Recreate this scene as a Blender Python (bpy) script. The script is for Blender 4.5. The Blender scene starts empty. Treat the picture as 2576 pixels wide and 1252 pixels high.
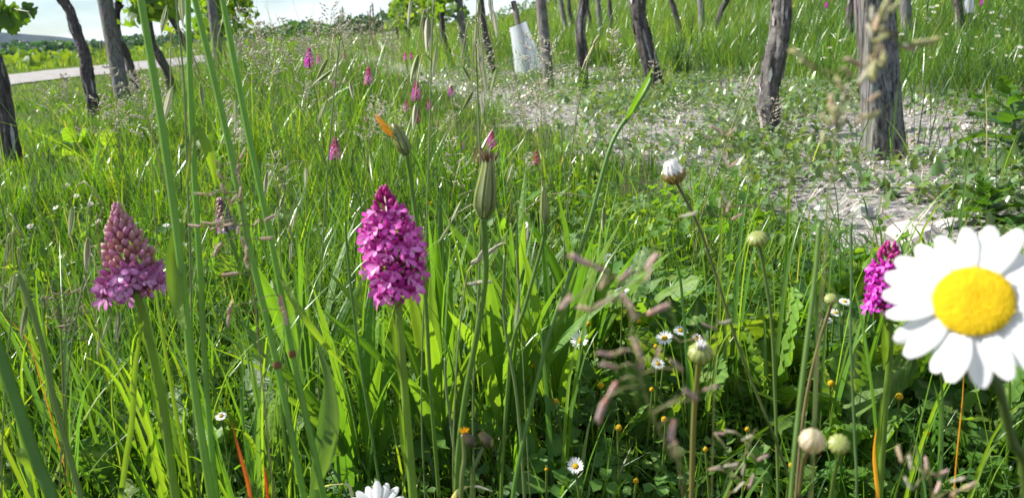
import bpy, math, random
import numpy as np
from mathutils import Vector, Matrix, Quaternion
random.seed(7); rng = np.random.default_rng(11)
S = bpy.context.scene; COL = S.collection
R = math.radians; HAZE = True
# ------------------------------------------------------------------ camera
CAMZ = 0.36; FPX = 1950.0; PITCH = R(15.9); ROLL = R(3.6)
F = Vector((0, math.cos(PITCH), -math.sin(PITCH)))
R0 = Vector((1, 0, 0)); U0 = Vector((0, math.sin(PITCH), math.cos(PITCH)))
RV = math.cos(ROLL)*R0 - math.sin(ROLL)*U0
UV = math.sin(ROLL)*R0 + math.cos(ROLL)*U0
CP = Vector((0, 0, CAMZ))
cam = bpy.data.cameras.new('camera'); co = bpy.data.objects.new('camera', cam); COL.objects.link(co)
co.matrix_world = Matrix(((RV.x, UV.x, -F.x, 0), (RV.y, UV.y, -F.y, 0), (RV.z, UV.z, -F.z, CAMZ), (0, 0, 0, 1)))
cam.sensor_width = 36; cam.lens = 36*FPX/2576; cam.clip_start = 0.02; cam.clip_end = 6000
cam.dof.use_dof = True; cam.dof.focus_distance = 0.70; cam.dof.aperture_fstop = cam.lens/1.6
S.camera = co
# ------------------------------------------------------------------ world + sun
SUN_B, SUN_E = R(-71), R(40)
w = bpy.data.worlds.new('World'); S.world = w; w.use_nodes = True
nt = w.node_tree; nt.nodes.clear()
def N(nt, t, **kw):
    n = nt.nodes.new(t)
    for k, v in kw.items(): setattr(n, k, v)
    return n
sky = N(nt, 'ShaderNodeTexSky', sky_type='NISHITA', sun_disc=False, sun_elevation=SUN_E, sun_rotation=SUN_B, air_density=1.0, dust_density=0.0, ozone_density=3.5)
bg = N(nt, 'ShaderNodeBackground'); bg.inputs['Strength'].default_value = 0.05
wo = N(nt, 'ShaderNodeOutputWorld')
tc = N(nt, 'ShaderNodeTexCoord'); mp = N(nt, 'ShaderNodeMapping'); mp.inputs['Scale'].default_value = (3, 3, 14); mp.inputs['Rotation'].default_value = (0.1, 0.05, 0)
no = N(nt, 'ShaderNodeTexNoise'); no.inputs['Scale'].default_value = 1.6; no.inputs['Detail'].default_value = 7
cr = N(nt, 'ShaderNodeValToRGB'); cr.color_ramp.elements[0].position = 0.36; cr.color_ramp.elements[1].position = 0.66
cr.color_ramp.elements[1].color = (0.75, 0.75, 0.75, 1)
mx = N(nt, 'ShaderNodeMixRGB'); mx.inputs[2].default_value = (14.0, 15, 16.2, 1)
L = nt.links.new
L(tc.outputs['Generated'], mp.inputs[0]); L(mp.outputs[0], no.inputs['Vector']); L(no.outputs['Fac'], cr.inputs[0])
L(cr.outputs[0], mx.inputs[0]); L(sky.outputs[0], mx.inputs[1]); L(mx.outputs[0], bg.inputs[0]); L(bg.outputs[0], wo.inputs[0])
sl = bpy.data.lights.new('sun', 'SUN'); sl.energy = 5.0; sl.angle = R(0.5); sl.color = (1, 0.95, 0.87)
so = bpy.data.objects.new('sun', sl); COL.objects.link(so)
SV = Vector((math.sin(SUN_B)*math.cos(SUN_E), math.cos(SUN_B)*math.cos(SUN_E), math.sin(SUN_E)))
so.rotation_euler = SV.to_track_quat('Z', 'Y').to_euler(); so.location = (-6, 2, 8)
S.view_settings.view_transform = 'Standard'; S.view_settings.look = 'None'; S.view_settings.gamma = 1
S.view_settings.use_curve_mapping = False; S.view_settings.exposure = 1.14
S.render.engine = 'CYCLES'
S.cycles.max_bounces = 7; S.cycles.diffuse_bounces = 2; S.cycles.glossy_bounces = 2; S.cycles.transmission_bounces = 5
S.cycles.transparent_max_bounces = 6; S.cycles.volume_bounces = 0; S.cycles.use_denoising = True; S.cycles.sample_clamp_indirect = 6

# ------------------------------------------------------------------ terrain + picking
def gz(x, y):
    x = np.asarray(x, float); y = np.asarray(y, float)
    u = x + 0.235*y
    t = np.maximum(0, u-2.0)
    z = np.where(t < 12, 0.06*t, 0.72+0.02*(t-12))
    z = np.minimum(z, 2.2)
    z = z + np.minimum(0.004*np.maximum(0, x)*np.clip(y, 0, 60), 1.6)
    z = z - 0.012*np.clip(-u-5, 0, 60)
    z = z + 0.012*np.sin(2.1*x+0.7*y+1)*np.sin(1.7*y-0.9*x) + 0.006*np.sin(6.3*x+2.2)*np.sin(5.1*y+0.4*x)
    return z
def gzf(x, y): return float(gz(x, y))
def at(px, py, d): return CP + d*(F + ((px-1288)/FPX)*RV + ((626-py)/FPX)*UV)
def gnd(px, py):
    dv = F + ((px-1288)/FPX)*RV + ((626-py)/FPX)*UV
    d = 0.3
    while d < 400:
        p = CP + d*dv
        if p.z < gzf(p.x, p.y): return Vector((p.x, p.y, gzf(p.x, p.y))), d
        d *= 1.004
    return p, d
# ------------------------------------------------------------------ materials
def mat_attr(name, rough=0.45, spec=0.5, trans=0.0, tcol=(1.95, 1.75, 0.4), bump=0.0, bscale=300, noise=0.12):
    m = bpy.data.materials.new(name); m.use_nodes = True; nt = m.node_tree; nt.nodes.clear(); L = nt.links.new
    out = N(nt, 'ShaderNodeOutputMaterial'); pr = N(nt, 'ShaderNodeBsdfPrincipled')
    a = N(nt, 'ShaderNodeAttribute'); a.attribute_name = 'Col'
    te = N(nt, 'ShaderNodeTexCoord'); nz = N(nt, 'ShaderNodeTexNoise'); nz.inputs['Scale'].default_value = bscale*0.35; nz.inputs['Detail'].default_value = 3
    mr = N(nt, 'ShaderNodeMapRange'); mr.inputs[3].default_value = 1-2*noise; mr.inputs[4].default_value = 1+2*noise
    mu = N(nt, 'ShaderNodeVectorMath', operation='SCALE')
    L(te.outputs['Object'], nz.inputs['Vector']); L(nz.outputs['Fac'], mr.inputs[0])
    L(a.outputs['Color'], mu.inputs[0]); L(mr.outputs[0], mu.inputs['Scale'])
    L(mu.outputs[0], pr.inputs['Base Color'])
    pr.inputs['Roughness'].default_value = rough; pr.inputs['Specular IOR Level'].default_value = spec
    if bump:
        b = N(nt, 'ShaderNodeBump'); b.inputs['Strength'].default_value = bump; b.inputs['Distance'].default_value = 0.002
        n2 = N(nt, 'ShaderNodeTexNoise'); n2.inputs['Scale'].default_value = bscale; n2.inputs['Detail'].default_value = 4
        L(te.outputs['Object'], n2.inputs['Vector']); L(n2.outputs['Fac'], b.inputs['Height']); L(b.outputs[0], pr.inputs['Normal'])
    if trans:
        tr = N(nt, 'ShaderNodeBsdfTranslucent'); mv = N(nt, 'ShaderNodeVectorMath', operation='MULTIPLY'); mv.inputs[1].default_value = tcol
        L(mu.outputs[0], mv.inputs[0]); L(mv.outputs[0], tr.inputs['Color'])
        mi = N(nt, 'ShaderNodeMixShader'); mi.inputs[0].default_value = trans
        L(pr.outputs[0], mi.inputs[1]); L(tr.outputs[0], mi.inputs[2]); L(mi.outputs[0], out.inputs[0])
    else: L(pr.outputs[0], out.inputs[0])
    return m
M = {}
M['grass'] = mat_attr('grass_blade', 0.30, 0.65, 0.44, noise=0.1, bscale=60)
M['leaf'] = mat_attr('broad_leaf', 0.5, 0.35, 0.48, bump=0.9, bscale=170)
M['stem'] = mat_attr('green_stem', 0.4, 0.5, 0.35, (1.5, 1.4, 0.7), noise=0.08)
M['dry'] = mat_attr('dry_husk', 0.55, 0.35, 0.25, (1.2, 1.15, 1.0), noise=0.15, bscale=500)
M['petal'] = mat_attr('orchid_petal', 0.45, 0.35, 0.35, (1.25, 1.0, 1.2), noise=0.1, bscale=600)
M['white'] = mat_attr('white_petal', 0.5, 0.3, 0.3, (1.05, 1.05, 1.05), noise=0.03, bscale=400)
M['disc'] = mat_attr('yellow_disc', 0.6, 0.2, 0.1, (1.1, 1.0, 0.6), bump=0.8, bscale=1800, noise=0.15)
M['bark'] = mat_attr('vine_bark', 0.85, 0.2, 0, bump=1.0, bscale=120, noise=0.4)
M['bind'] = mat_attr('bindweed_leaf', 0.32, 0.8, 0.3, noise=0.1, bscale=200)
M['stone'] = mat_attr('chalk_stone', 0.9, 0.2, 0, bump=0.8, bscale=150, noise=0.15)
M['foliage'] = mat_attr('far_foliage', 0.6, 0.3, 0.3, noise=0.2, bscale=6)

def wood_mat(name, c1, c2, sc=1.0):
    m = bpy.data.materials.new(name); m.use_nodes = True; nt = m.node_tree; L = nt.links.new
    pr = nt.nodes['Principled BSDF']; pr.inputs['Roughness'].default_value = 0.85; pr.inputs['Specular IOR Level'].default_value = 0.2
    te = N(nt, 'ShaderNodeTexCoord'); mp = N(nt, 'ShaderNodeMapping'); mp.inputs['Scale'].default_value = (120*sc, 120*sc, 5*sc)
    n1 = N(nt, 'ShaderNodeTexNoise'); n1.inputs['Scale'].default_value = 1; n1.inputs['Detail'].default_value = 5; n1.inputs['Roughness'].default_value = 0.7
    n2 = N(nt, 'ShaderNodeTexNoise'); n2.inputs['Scale'].default_value = 9; n2.inputs['Detail'].default_value = 4
    r = N(nt, 'ShaderNodeValToRGB'); r.color_ramp.elements[0].position = 0.36; r.color_ramp.elements[1].position = 0.62
    r.color_ramp.elements[0].color = (*c1, 1); r.color_ramp.elements[1].color = (*c2, 1)
    mm = N(nt, 'ShaderNodeMixRGB', blend_type='MULTIPLY'); mm.inputs[0].default_value = 0.5
    b = N(nt, 'ShaderNodeBump'); b.inputs['Strength'].default_value = 1.0; b.inputs['Distance'].default_value = 0.004
    L(te.outputs['Object'], mp.inputs[0]); L(mp.outputs[0], n1.inputs['Vector']); L(te.outputs['Object'], n2.inputs['Vector'])
    L(n1.outputs['Fac'], r.inputs[0]); L(r.outputs[0], mm.inputs[1]); L(n2.outputs['Color'], mm.inputs[2])
    L(mm.outputs[0], pr.inputs['Base Color']); L(n1.outputs['Fac'], b.inputs['Height']); L(b.outputs[0], pr.inputs['Normal'])
    return m
M['wood'] = wood_mat('weathered_wood', (0.02, 0.018, 0.016), (0.27, 0.26, 0.245))
M['wood2'] = wood_mat('grey_round_wood', (0.07, 0.066, 0.06), (0.27, 0.26, 0.245), 0.6)

def plastic_mat():
    m = bpy.data.materials.new('milky_plastic'); m.use_nodes = True; nt = m.node_tree; L = nt.links.new
    out = nt.nodes['Material Output']; pr = nt.nodes['Principled BSDF']
    pr.inputs['Base Color'].default_value = (0.78, 0.8, 0.83, 1); pr.inputs['Roughness'].default_value = 0.35
    tr = N(nt, 'ShaderNodeBsdfTranslucent'); tr.inputs[0].default_value = (0.75, 0.8, 0.88, 1)
    tp = N(nt, 'ShaderNodeBsdfTransparent'); tp.inputs[0].default_value = (0.9, 0.93, 0.97, 1)
    m1 = N(nt, 'ShaderNodeMixShader'); m1.inputs[0].default_value = 0.45
    m2 = N(nt, 'ShaderNodeMixShader'); m2.inputs[0].default_value = 0.35
    L(pr.outputs[0], m1.inputs[1]); L(tr.outputs[0], m1.inputs[2]); L(m1.outputs[0], m2.inputs[1]); L(tp.outputs[0], m2.inputs[2]); L(m2.outputs[0], out.inputs[0])
    return m
M['plastic'] = plastic_mat()

def ground_mat():
    m = bpy.data.materials.new('meadow_soil'); m.use_nodes = True; nt = m.node_tree; L = nt.links.new
    pr = nt.nodes['Principled BSDF']; pr.inputs['Roughness'].default_value = 0.95; pr.inputs['Specular IOR Level'].default_value = 0.1
    te = N(nt, 'ShaderNodeTexCoord'); sx = N(nt, 'ShaderNodeSeparateXYZ'); L(te.outputs['Object'], sx.inputs[0])
    mu = N(nt, 'ShaderNodeMath', operation='MULTIPLY_ADD'); mu.inputs[1].default_value = 0.235
    L(sx.outputs['Y'], mu.inputs[0]); L(sx.outputs['X'], mu.inputs[2])       # u = x + 0.235 y
    nA = N(nt, 'ShaderNodeTexNoise'); nA.inputs['Scale'].default_value = 2.6; nA.inputs['Detail'].default_value = 5; L(te.outputs['Object'], nA.inputs['Vector'])
    ad = N(nt, 'ShaderNodeMath', operation='MULTIPLY_ADD'); ad.inputs[1].default_value = 0.9; L(nA.outputs['Fac'], ad.inputs[0]); L(mu.outputs[0], ad.inputs[2])
    s1 = N(nt, 'ShaderNodeMapRange', interpolation_type='SMOOTHSTEP'); s1.inputs[1].default_value = 1.15; s1.inputs[2].default_value = 1.35; L(ad.outputs[0], s1.inputs[0])
    s2 = N(nt, 'ShaderNodeMapRange', interpolation_type='SMOOTHSTEP'); s2.inputs[1].default_value = 2.6; s2.inputs[2].default_value = 3.0; s2.inputs[3].default_value = 1; s2.inputs[4].default_value = 0; L(ad.outputs[0], s2.inputs[0])
    mk = N(nt, 'ShaderNodeMath', operation='MULTIPLY'); L(s1.outputs[0], mk.inputs[0]); L(s2.outputs[0], mk.inputs[1])
    nB = N(nt, 'ShaderNodeTexNoise'); nB.inputs['Scale'].default_value = 55; nB.inputs['Detail'].default_value = 6; L(te.outputs['Object'], nB.inputs['Vector'])
    vo = N(nt, 'ShaderNodeTexVoronoi'); vo.inputs['Scale'].default_value = 70; L(te.outputs['Object'], vo.inputs['Vector'])
    rc = N(nt, 'ShaderNodeValToRGB'); e = rc.color_ramp.elements; e[0].position = 0.3; e[1].position = 0.7; e[0].color = (0.11, 0.102, 0.098, 1); e[1].color = (0.36, 0.345, 0.335, 1); L(nB.outputs['Fac'], rc.inputs[0])
    rg = N(nt, 'ShaderNodeValToRGB'); e = rg.color_ramp.elements; e[0].position = 0.35; e[1].position = 0.7; e[0].color = (0.025, 0.03, 0.013, 1); e[1].color = (0.07, 0.075, 0.03, 1); L(nB.outputs['Fac'], rg.inputs[0])
    mx = N(nt, 'ShaderNodeMixRGB'); L(mk.outputs[0], mx.inputs[0]); L(rg.outputs[0], mx.inputs[1]); L(rc.outputs[0], mx.inputs[2]); L(mx.outputs[0], pr.inputs['Base Color'])
    b = N(nt, 'ShaderNodeBump'); b.inputs['Strength'].default_value = 0.9; b.inputs['Distance'].default_value = 0.012
    L(nB.outputs['Fac'], b.inputs['Height']); L(b.outputs[0], pr.inputs['Normal'])
    return m
M['ground'] = ground_mat()
def noise_mat(name, c1, c2, sc, bump=0.3, bd=0.01):
    m = bpy.data.materials.new(name); m.use_nodes = True; nt = m.node_tree; L = nt.links.new
    pr = nt.nodes['Principled BSDF']; pr.inputs['Roughness'].default_value = 0.9; pr.inputs['Specular IOR Level'].default_value = 0.2
    te = N(nt, 'ShaderNodeTexCoord'); n = N(nt, 'ShaderNodeTexNoise'); n.inputs['Scale'].default_value = sc; n.inputs['Detail'].default_value = 8
    r = N(nt, 'ShaderNodeValToRGB'); r.color_ramp.elements[0].position = 0.35; r.color_ramp.elements[1].position = 0.65
    r.color_ramp.elements[0].color = (*c1, 1); r.color_ramp.elements[1].color = (*c2, 1)
    b = N(nt, 'ShaderNodeBump'); b.inputs['Strength'].default_value = bump; b.inputs['Distance'].default_value = bd
    L(te.outputs['Object'], n.inputs['Vector']); L(n.outputs['Fac'], r.inputs[0]); L(r.outputs[0], pr.inputs['Base Color']); L(n.outputs['Fac'], b.inputs['Height']); L(b.outputs[0], pr.inputs['Normal'])
    return m
M['road'] = noise_mat('pale_gravel_road', (0.19, 0.18, 0.175), (0.30, 0.285, 0.275), 9)
M['hill'] = noise_mat('wooded_hill', (0.010, 0.020, 0.013), (0.022, 0.036, 0.02), 0.06, 1, 4)

# ------------------------------------------------------------------ mesh building
def mesh_np(name, V, T, C, mat, smooth=True):
    me = bpy.data.meshes.new(name)
    V = np.asarray(V, np.float32); T = np.asarray(T, np.int32); n = len(T)
    me.vertices.add(len(V)); me.vertices.foreach_set('co', V.ravel())
    me.loops.add(n*3); me.loops.foreach_set('vertex_index', T.ravel())
    me.polygons.add(n); me.polygons.foreach_set('loop_start', np.arange(0, n*3, 3, dtype=np.int32)); me.polygons.foreach_set('loop_total', np.full(n, 3, np.int32))
    me.polygons.foreach_set('use_smooth', np.full(n, smooth, bool))
    a = me.color_attributes.new('Col', 'FLOAT_COLOR', 'POINT')
    C4 = np.ones((len(V), 4), np.float32); C4[:, :3] = C; a.data.foreach_set('color', C4.ravel())
    me.update(); me.validate(); me.materials.append(mat)
    return me
def props(o, label=None, cat=None, group=None, kind=None):
    if label: o['label'] = label
    if cat: o['category'] = cat
    if group: o['group'] = group
    if kind: o['kind'] = kind
    return o
def thing(name, loc, label, cat, group=None):
    o = bpy.data.objects.new(name, None); COL.objects.link(o); o.location = loc; o.empty_display_size = 0.02
    return props(o, label, cat, group)
def link(name, me, parent=None, loc=None, rot=None, scale=None):
    o = bpy.data.objects.new(name, me); COL.objects.link(o)
    if parent: o.parent = parent
    if loc is not None: o.location = loc
    if rot is not None: o.rotation_mode = 'QUATERNION'; o.rotation_quaternion = rot
    if scale is not None: o.scale = scale
    return o
def copy_tree(o, parent=None):
    c = o.copy(); COL.objects.link(c); c.parent = parent
    for ch in o.children: copy_tree(ch, c)
    return c
class MB:
    def __init__(s): s.V = []; s.T = []; s.C = []
    def add(s, V, T, C):
        o = len(s.V); s.V += [tuple(v) for v in V]; s.T += [(a+o, b+o, c+o) for a, b, c in T]
        if len(C) == 3 and not hasattr(C[0], '__len__'): C = [C]*len(V)
        s.C += [tuple(c) for c in C]
    def tube(s, pts, rad, n=6, col=(0.1, 0.2, 0.03), col2=None, jit=0.0, cap=True, flute=0.0):
        pts = [Vector(p) for p in pts]; k = len(pts)
        if not hasattr(rad, '__len__'): rad = [rad]*k
        V = []; T = []; C = []; ref = None
        for i in range(k):
            t = (pts[min(i+1, k-1)]-pts[max(i-1, 0)]).normalized()
            if ref is None: ref = t.orthogonal().normalized()
            ref = (ref - t*ref.dot(t)).normalized(); b = t.cross(ref)
            for j in range(n):
                a = 2*math.pi*j/n; r = rad[i]*(1+jit*random.uniform(-1, 1)+flute*(1 if j % 2 else -1))
                V.append(pts[i] + r*(math.cos(a)*ref+math.sin(a)*b))
                f = i/(k-1); C.append(col if col2 is None else tuple(col[q]*(1-f)+col2[q]*f for q in range(3)))
        for i in range(k-1):
            for j in range(n):
                a = i*n+j; b_ = i*n+(j+1) % n; T += [(a, b_, a+n), (b_, b_+n, a+n)]
        if cap:
            V.append(pts[-1]); C.append(C[-1])
            for j in range(n): T.append(((k-1)*n+j, (k-1)*n+(j+1) % n, len(V)-1))
            V.append(pts[0]); C.append(C[0])
            for j in range(n): T.append(((j+1) % n, j, len(V)-1))
        s.add(V, T, C)
    def ribbon(s, pts, wid, side, across=2, fold=0.0, col=(0.1, 0.2, 0.03), col2=None, crinkle=0.0, ridge=0.0, edge=0.0, twist=0.0, mid=None):
        """leaf surface: centre line pts, widths, side vector; across = number of strips"""
        pts = [Vector(p) for p in pts]; k = len(pts); V = []; T = []; C = []
        for i in range(k):
            t = (pts[min(i+1, k-1)]-pts[max(i-1, 0)]).normalized(); f = i/(k-1)
            sd = Vector(side); sd = (sd-t*sd.dot(t)).normalized()
            if twist: sd = Quaternion(t, twist*f) @ sd
            nn = t.cross(sd)
            for j in range(across+1):
                q = 2*j/across-1; wv = wid[i]*(1+edge*random.uniform(-1, 1)*(abs(q) > 0.99))
                h = fold*abs(q)*wid[i]*0.5 + ridge*wid[i]*(1 if j % 2 else -1)*0.5
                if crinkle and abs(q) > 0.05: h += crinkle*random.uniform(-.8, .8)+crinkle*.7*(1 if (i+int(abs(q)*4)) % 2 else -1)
                V.append(pts[i]+sd*(q*wv*0.5)+nn*h)
                c = col if col2 is None else tuple(col[z]*(1-f)+col2[z]*f for z in range(3))
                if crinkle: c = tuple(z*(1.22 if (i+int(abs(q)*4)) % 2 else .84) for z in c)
                if mid and abs(q) < 0.1: c = mid
                C.append(c)
        n = across+1
        for i in range(k-1):
            for j in range(across):
                a = i*n+j; T += [(a, a+1, a+n), (a+1, a+n+1, a+n)]
        s.add(V, T, C)
    def spindle(s, p0, p1, r, n=6, prof=(0.0, 0.6, 1.0, 0.85, 0.45, 0.0), col=(0.3, 0.2, 0.1), col2=None, flute=0.0):
        p0 = Vector(p0); p1 = Vector(p1); k = len(prof)
        s.tube([p0.lerp(p1, i/(k-1)) for i in range(k)], [max(r*q, r*0.02) for q in prof], n, col, col2, cap=False, flute=flute)
    def mesh(s, name, mat, loc=(0, 0, 0), smooth=True):
        return mesh_np(name, np.array(s.V, float)-np.array(loc, float), s.T, np.array(s.C), mat, smooth)
    def part(s, name, mat, parent, smooth=True):
        return link(name, s.mesh(name, mat, parent.location if parent else (0, 0, 0), smooth), parent)
def smooth_path(pts, sub=4):
    pts = [Vector(p) for p in pts]; out = []
    for i in range(len(pts)-1):
        p0 = pts[max(i-1, 0)]; p1 = pts[i]; p2 = pts[i+1]; p3 = pts[min(i+2, len(pts)-1)]
        for j in range(sub):
            t = j/sub
            out.append(0.5*((2*p1)+(p2-p0)*t+(2*p0-5*p1+4*p2-p3)*t*t+(3*p1-p0-3*p2+p3)*t**3))
    out.append(pts[-1]); return out
def jit(c, a=0.15):
    f = 1+random.uniform(-a, a); return tuple(max(0.002, q*f*(1+random.uniform(-a, a)*0.5)) for q in c)
GREEN = (0.085, 0.19, 0.028); YG = (0.15, 0.26, 0.035); BG = (0.07, 0.155, 0.05); STRAW = (0.42, 0.34, 0.17)
def to_ground(pts):
    """continue a stem that runs out of the picture down into the soil"""
    a, b = pts[-2], pts[-1]; d = (b-a).normalized(); d = Vector((d.x*0.5, d.y*0.5, -1)).normalized()
    g = gzf(b.x, b.y)
    if b.z <= g+0.003:
        pts[-1] = Vector((b.x, b.y, gzf(b.x, b.y)-0.004)); return pts
    k = (b.z-g)/-d.z; e = b+d*k; e.z = gzf(e.x, e.y)-0.004
    return pts+[b.lerp(e, 0.5), e]

# ------------------------------------------------------------------ ground, road, hill
def build_ground():
    ys = np.concatenate([np.linspace(-3, 8, 111), np.geomspace(8.3, 1400, 60)]); xs0 = np.concatenate([-np.geomspace(1100, 6, 36), np.linspace(-5.8, 5.8, 117), np.geomspace(6, 1100, 36)])
    X, Y = np.meshgrid(xs0, ys); Z = gz(X, Y); nx = len(xs0); ny = len(ys)
    V = np.stack([X.ravel(), Y.ravel(), Z.ravel()], 1)
    i, j = np.meshgrid(np.arange(ny-1), np.arange(nx-1), indexing='ij'); a = (i*nx+j).ravel()
    T = np.concatenate([np.stack([a, a+1, a+nx], 1), np.stack([a+1, a+nx+1, a+nx], 1)])
    props(link('ground', mesh_np('ground', V, T, np.tile((0.1, 0.1, 0.05), (len(V), 1)), M['ground'])), 'chalky meadow soil under the grass and vine rows', kind='structure')
build_ground()
def build_road():
    V = []; T = []
    ys = [-3, 2, 5]+[6+.5*q for q in range(50)]+[33, 42, 60, 90, 140]
    k = 9
    for i, y in enumerate(ys):
        xc = -6.75 - 0.0006*(y-10)**2*(1 if y > 10 else 0)
        for j in range(k):
            x = xc - 5.2*j/(k-1)+(random.uniform(-.12, .12) if j in (0, k-1) else 0); V.append((x, y, gzf(x, y)+0.02+0.05*math.sin(math.pi*j/(k-1))))
    for i in range(len(ys)-1):
        for j in range(k-1):
            a = i*k+j; T += [(a, a+1, a+k), (a+1, a+k+1, a+k)]
    props(link('road', mesh_np('road', V, T, np.tile((0.4, 0.4, 0.4), (len(V), 1)), M['road'])), 'pale gravel road beyond the left vine row', kind='structure')
build_road()
def build_hill():
    V = []; T = []; k = 60
    for i in range(k+1):
        f = i/k; x = -1020+f*900; s_ = min(1, max(0, (0.74-f)/0.40)); h = 7+38*s_*s_*(3-2*s_) + 1.2*math.sin(f*31)+0.7*math.sin(f*77)
        for j, (dy, hh) in enumerate(((-60, 0), (-25, 0.65), (0, 1), (60, 0.9), (160, 0))):
            V.append((x, 950+dy+60*f, -4+h*hh+random.uniform(-1, 1)*(j in (1, 2))))
    for i in range(k):
        for j in range(4):
            a = i*5+j; T += [(a, a+5, a+1), (a+5, a+6, a+1)]
    props(link('hill', mesh_np('hill', V, T, np.tile((0.03, 0.05, 0.02), (len(V), 1)), M['hill'])), 'low wooded hill on the far horizon', kind='structure')
build_hill()
# ------------------------------------------------------------------ leaf clouds
def leaf_cloud(P, size, cols, flat=0.3):
    """P (n,3) leaf centres -> folded four-sided leaves"""
    n = len(P); a = rng.normal(size=(n, 3)); a[:, 2] *= 0.6; a /= np.linalg.norm(a, axis=1)[:, None]
    b = rng.normal(size=(n, 3)); b -= a*(a*b).sum(1)[:, None]; b /= np.linalg.norm(b, axis=1)[:, None]
    c = np.cross(a, b); s = size*rng.uniform(0.6, 1.25, (n, 1))
    v0 = P-a*s*0.5; v1 = P+b*s*0.42+c*s*0.1; v2 = P+a*s*0.5; v3 = P-b*s*0.42+c*s*0.1; v4 = P
    V = np.stack([v0, v1, v2, v3, v4], 1).reshape(-1, 3); o = np.arange(n)[:, None]*5
    T = np.concatenate([o+np.array([[0, 1, 4]]), o+np.array([[1, 2, 4]]), o+np.array([[2, 3, 4]]), o+np.array([[3, 0, 4]])])
    return V, T, np.repeat(cols, 5, 0)
def pick_cols(n, palette, wts, j=0.2):
    pal = np.array(palette); c = pal[rng.choice(len(pal), n, p=np.array(wts)/sum(wts))]
    return c*(1+rng.uniform(-j, j, (n, 1)))*(1+rng.uniform(-j*0.3, j*0.3, (n, 3)))
LEAFPAL = [(0.11, 0.21, 0.03), (0.17, 0.27, 0.04), (0.06, 0.13, 0.025), (0.08, 0.16, 0.05)]

# ------------------------------------------------------------------ grape vines
def vine_leaf_mesh():
    """five-lobed toothed vine leaf, about 1 unit across, base at the origin, blade along +Y"""
    mb = MB(); ang = []; k = 40
    V = [(0, 0.18, 0.0)]; 
    for i in range(k+1):
        a = -2.75+5.5*i/k
        r = 0.42+0.16*abs(math.cos(a*2.27))**1.4+(0.035 if i % 2 else -0.03)
        V.append((math.sin(a)*r*1.05, 0.22+math.cos(a)*r, 0.10*math.cos(a*2.2)-0.18*r*r))
    T = [(0, i, i+1) for i in range(1, k+1)]
    mb.add(V, T, (0.12, 0.22, 0.03))
    mb.tube([(0, 0.2, 0), (0, -0.05, 0.04), (0, -0.35, 0.2)], 0.018, 4, (0.2, 0.2, 0.06))
    return mb
VL = vine_leaf_mesh()
VLM = []
for c in ((0.11, 0.215, 0.03), (0.17, 0.27, 0.035), (0.075, 0.16, 0.03)):
    VL.C = [c]*len(VL.V); VLM.append(VL.mesh('vine_leaf', M['leaf']))
def add_vine_leaves(root, shoots, n, size):
    """separate leaves along shoot paths (world points)"""
    for i in range(n):
        sh = random.choice(shoots); f = random.random()*(len(sh)-1); k = int(f); p = sh[k].lerp(sh[min(k+1, len(sh)-1)], f-k)
        p = p+Vector((random.gauss(0, 1), random.gauss(0, 1), random.gauss(-0.3, 0.8)))*size*0.55
        q = Quaternion((0, 0, 1), random.uniform(0, 6.28)) @ Quaternion((1, 0, 0), random.uniform(-1.5, -0.3)) @ Quaternion((0, 1, 0), random.uniform(-0.6, 0.6))
        s = size*random.uniform(0.7, 1.3)
        link('leaf', random.choice(VLM), root, p-root.location, q, (s, s, s))
BARK = (0.045, 0.040, 0.038); BARKL = (0.27, 0.255, 0.24)
def trunk_part(root, path, rr, col):
    """old vine wood: long twisted ridges and furrows"""
    n = 30; k = len(path); V = []; T = []; C = []; ref = Vector((1, 0, 0)); rg = [random.uniform(-1, 1) for _ in range(n)]; cc = [random.uniform(.45, 1.7) for _ in range(n)]; tw = random.uniform(-.05, .05)
    fine = []
    for i in range(k-1):
        for q in range(3): fine.append((path[i].lerp(path[i+1], q/3), rr[i]*(1-q/3)+rr[i+1]*q/3))
    fine.append((path[-1], rr[-1])); k = len(fine)
    for i, (p, r) in enumerate(fine):
        t = (fine[min(i+1, k-1)][0]-fine[max(i-1, 0)][0]).normalized(); ref = (ref-t*ref.dot(t)).normalized(); b = t.cross(ref)
        rg = [.86*g+.5*random.uniform(-1, 1)*.62 for g in rg]; cc = [.90*c+.10*random.choice((.15, .4, 1, 4.2)) for c in cc]
        for j in range(n):
            a = 2*math.pi*j/n+tw*i; V.append(p+r*(1+.22*rg[j]+.06*math.sin(3*a+i*.2))*(math.cos(a)*ref+math.sin(a)*b)); C.append(tuple(q*cc[j] for q in col))
    for i in range(k-1):
        for j in range(n): a = i*n+j; b = i*n+(j+1) % n; T += [(a, b, a+n), (b, b+n, a+n)]
    V.append(fine[-1][0]); C.append(col); T += [((k-1)*n+j, (k-1)*n+(j+1) % n, len(V)-1) for j in range(n)]
    mb = MB(); mb.add(V, T, C); return mb.part('trunk', M['bark'], root)
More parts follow.
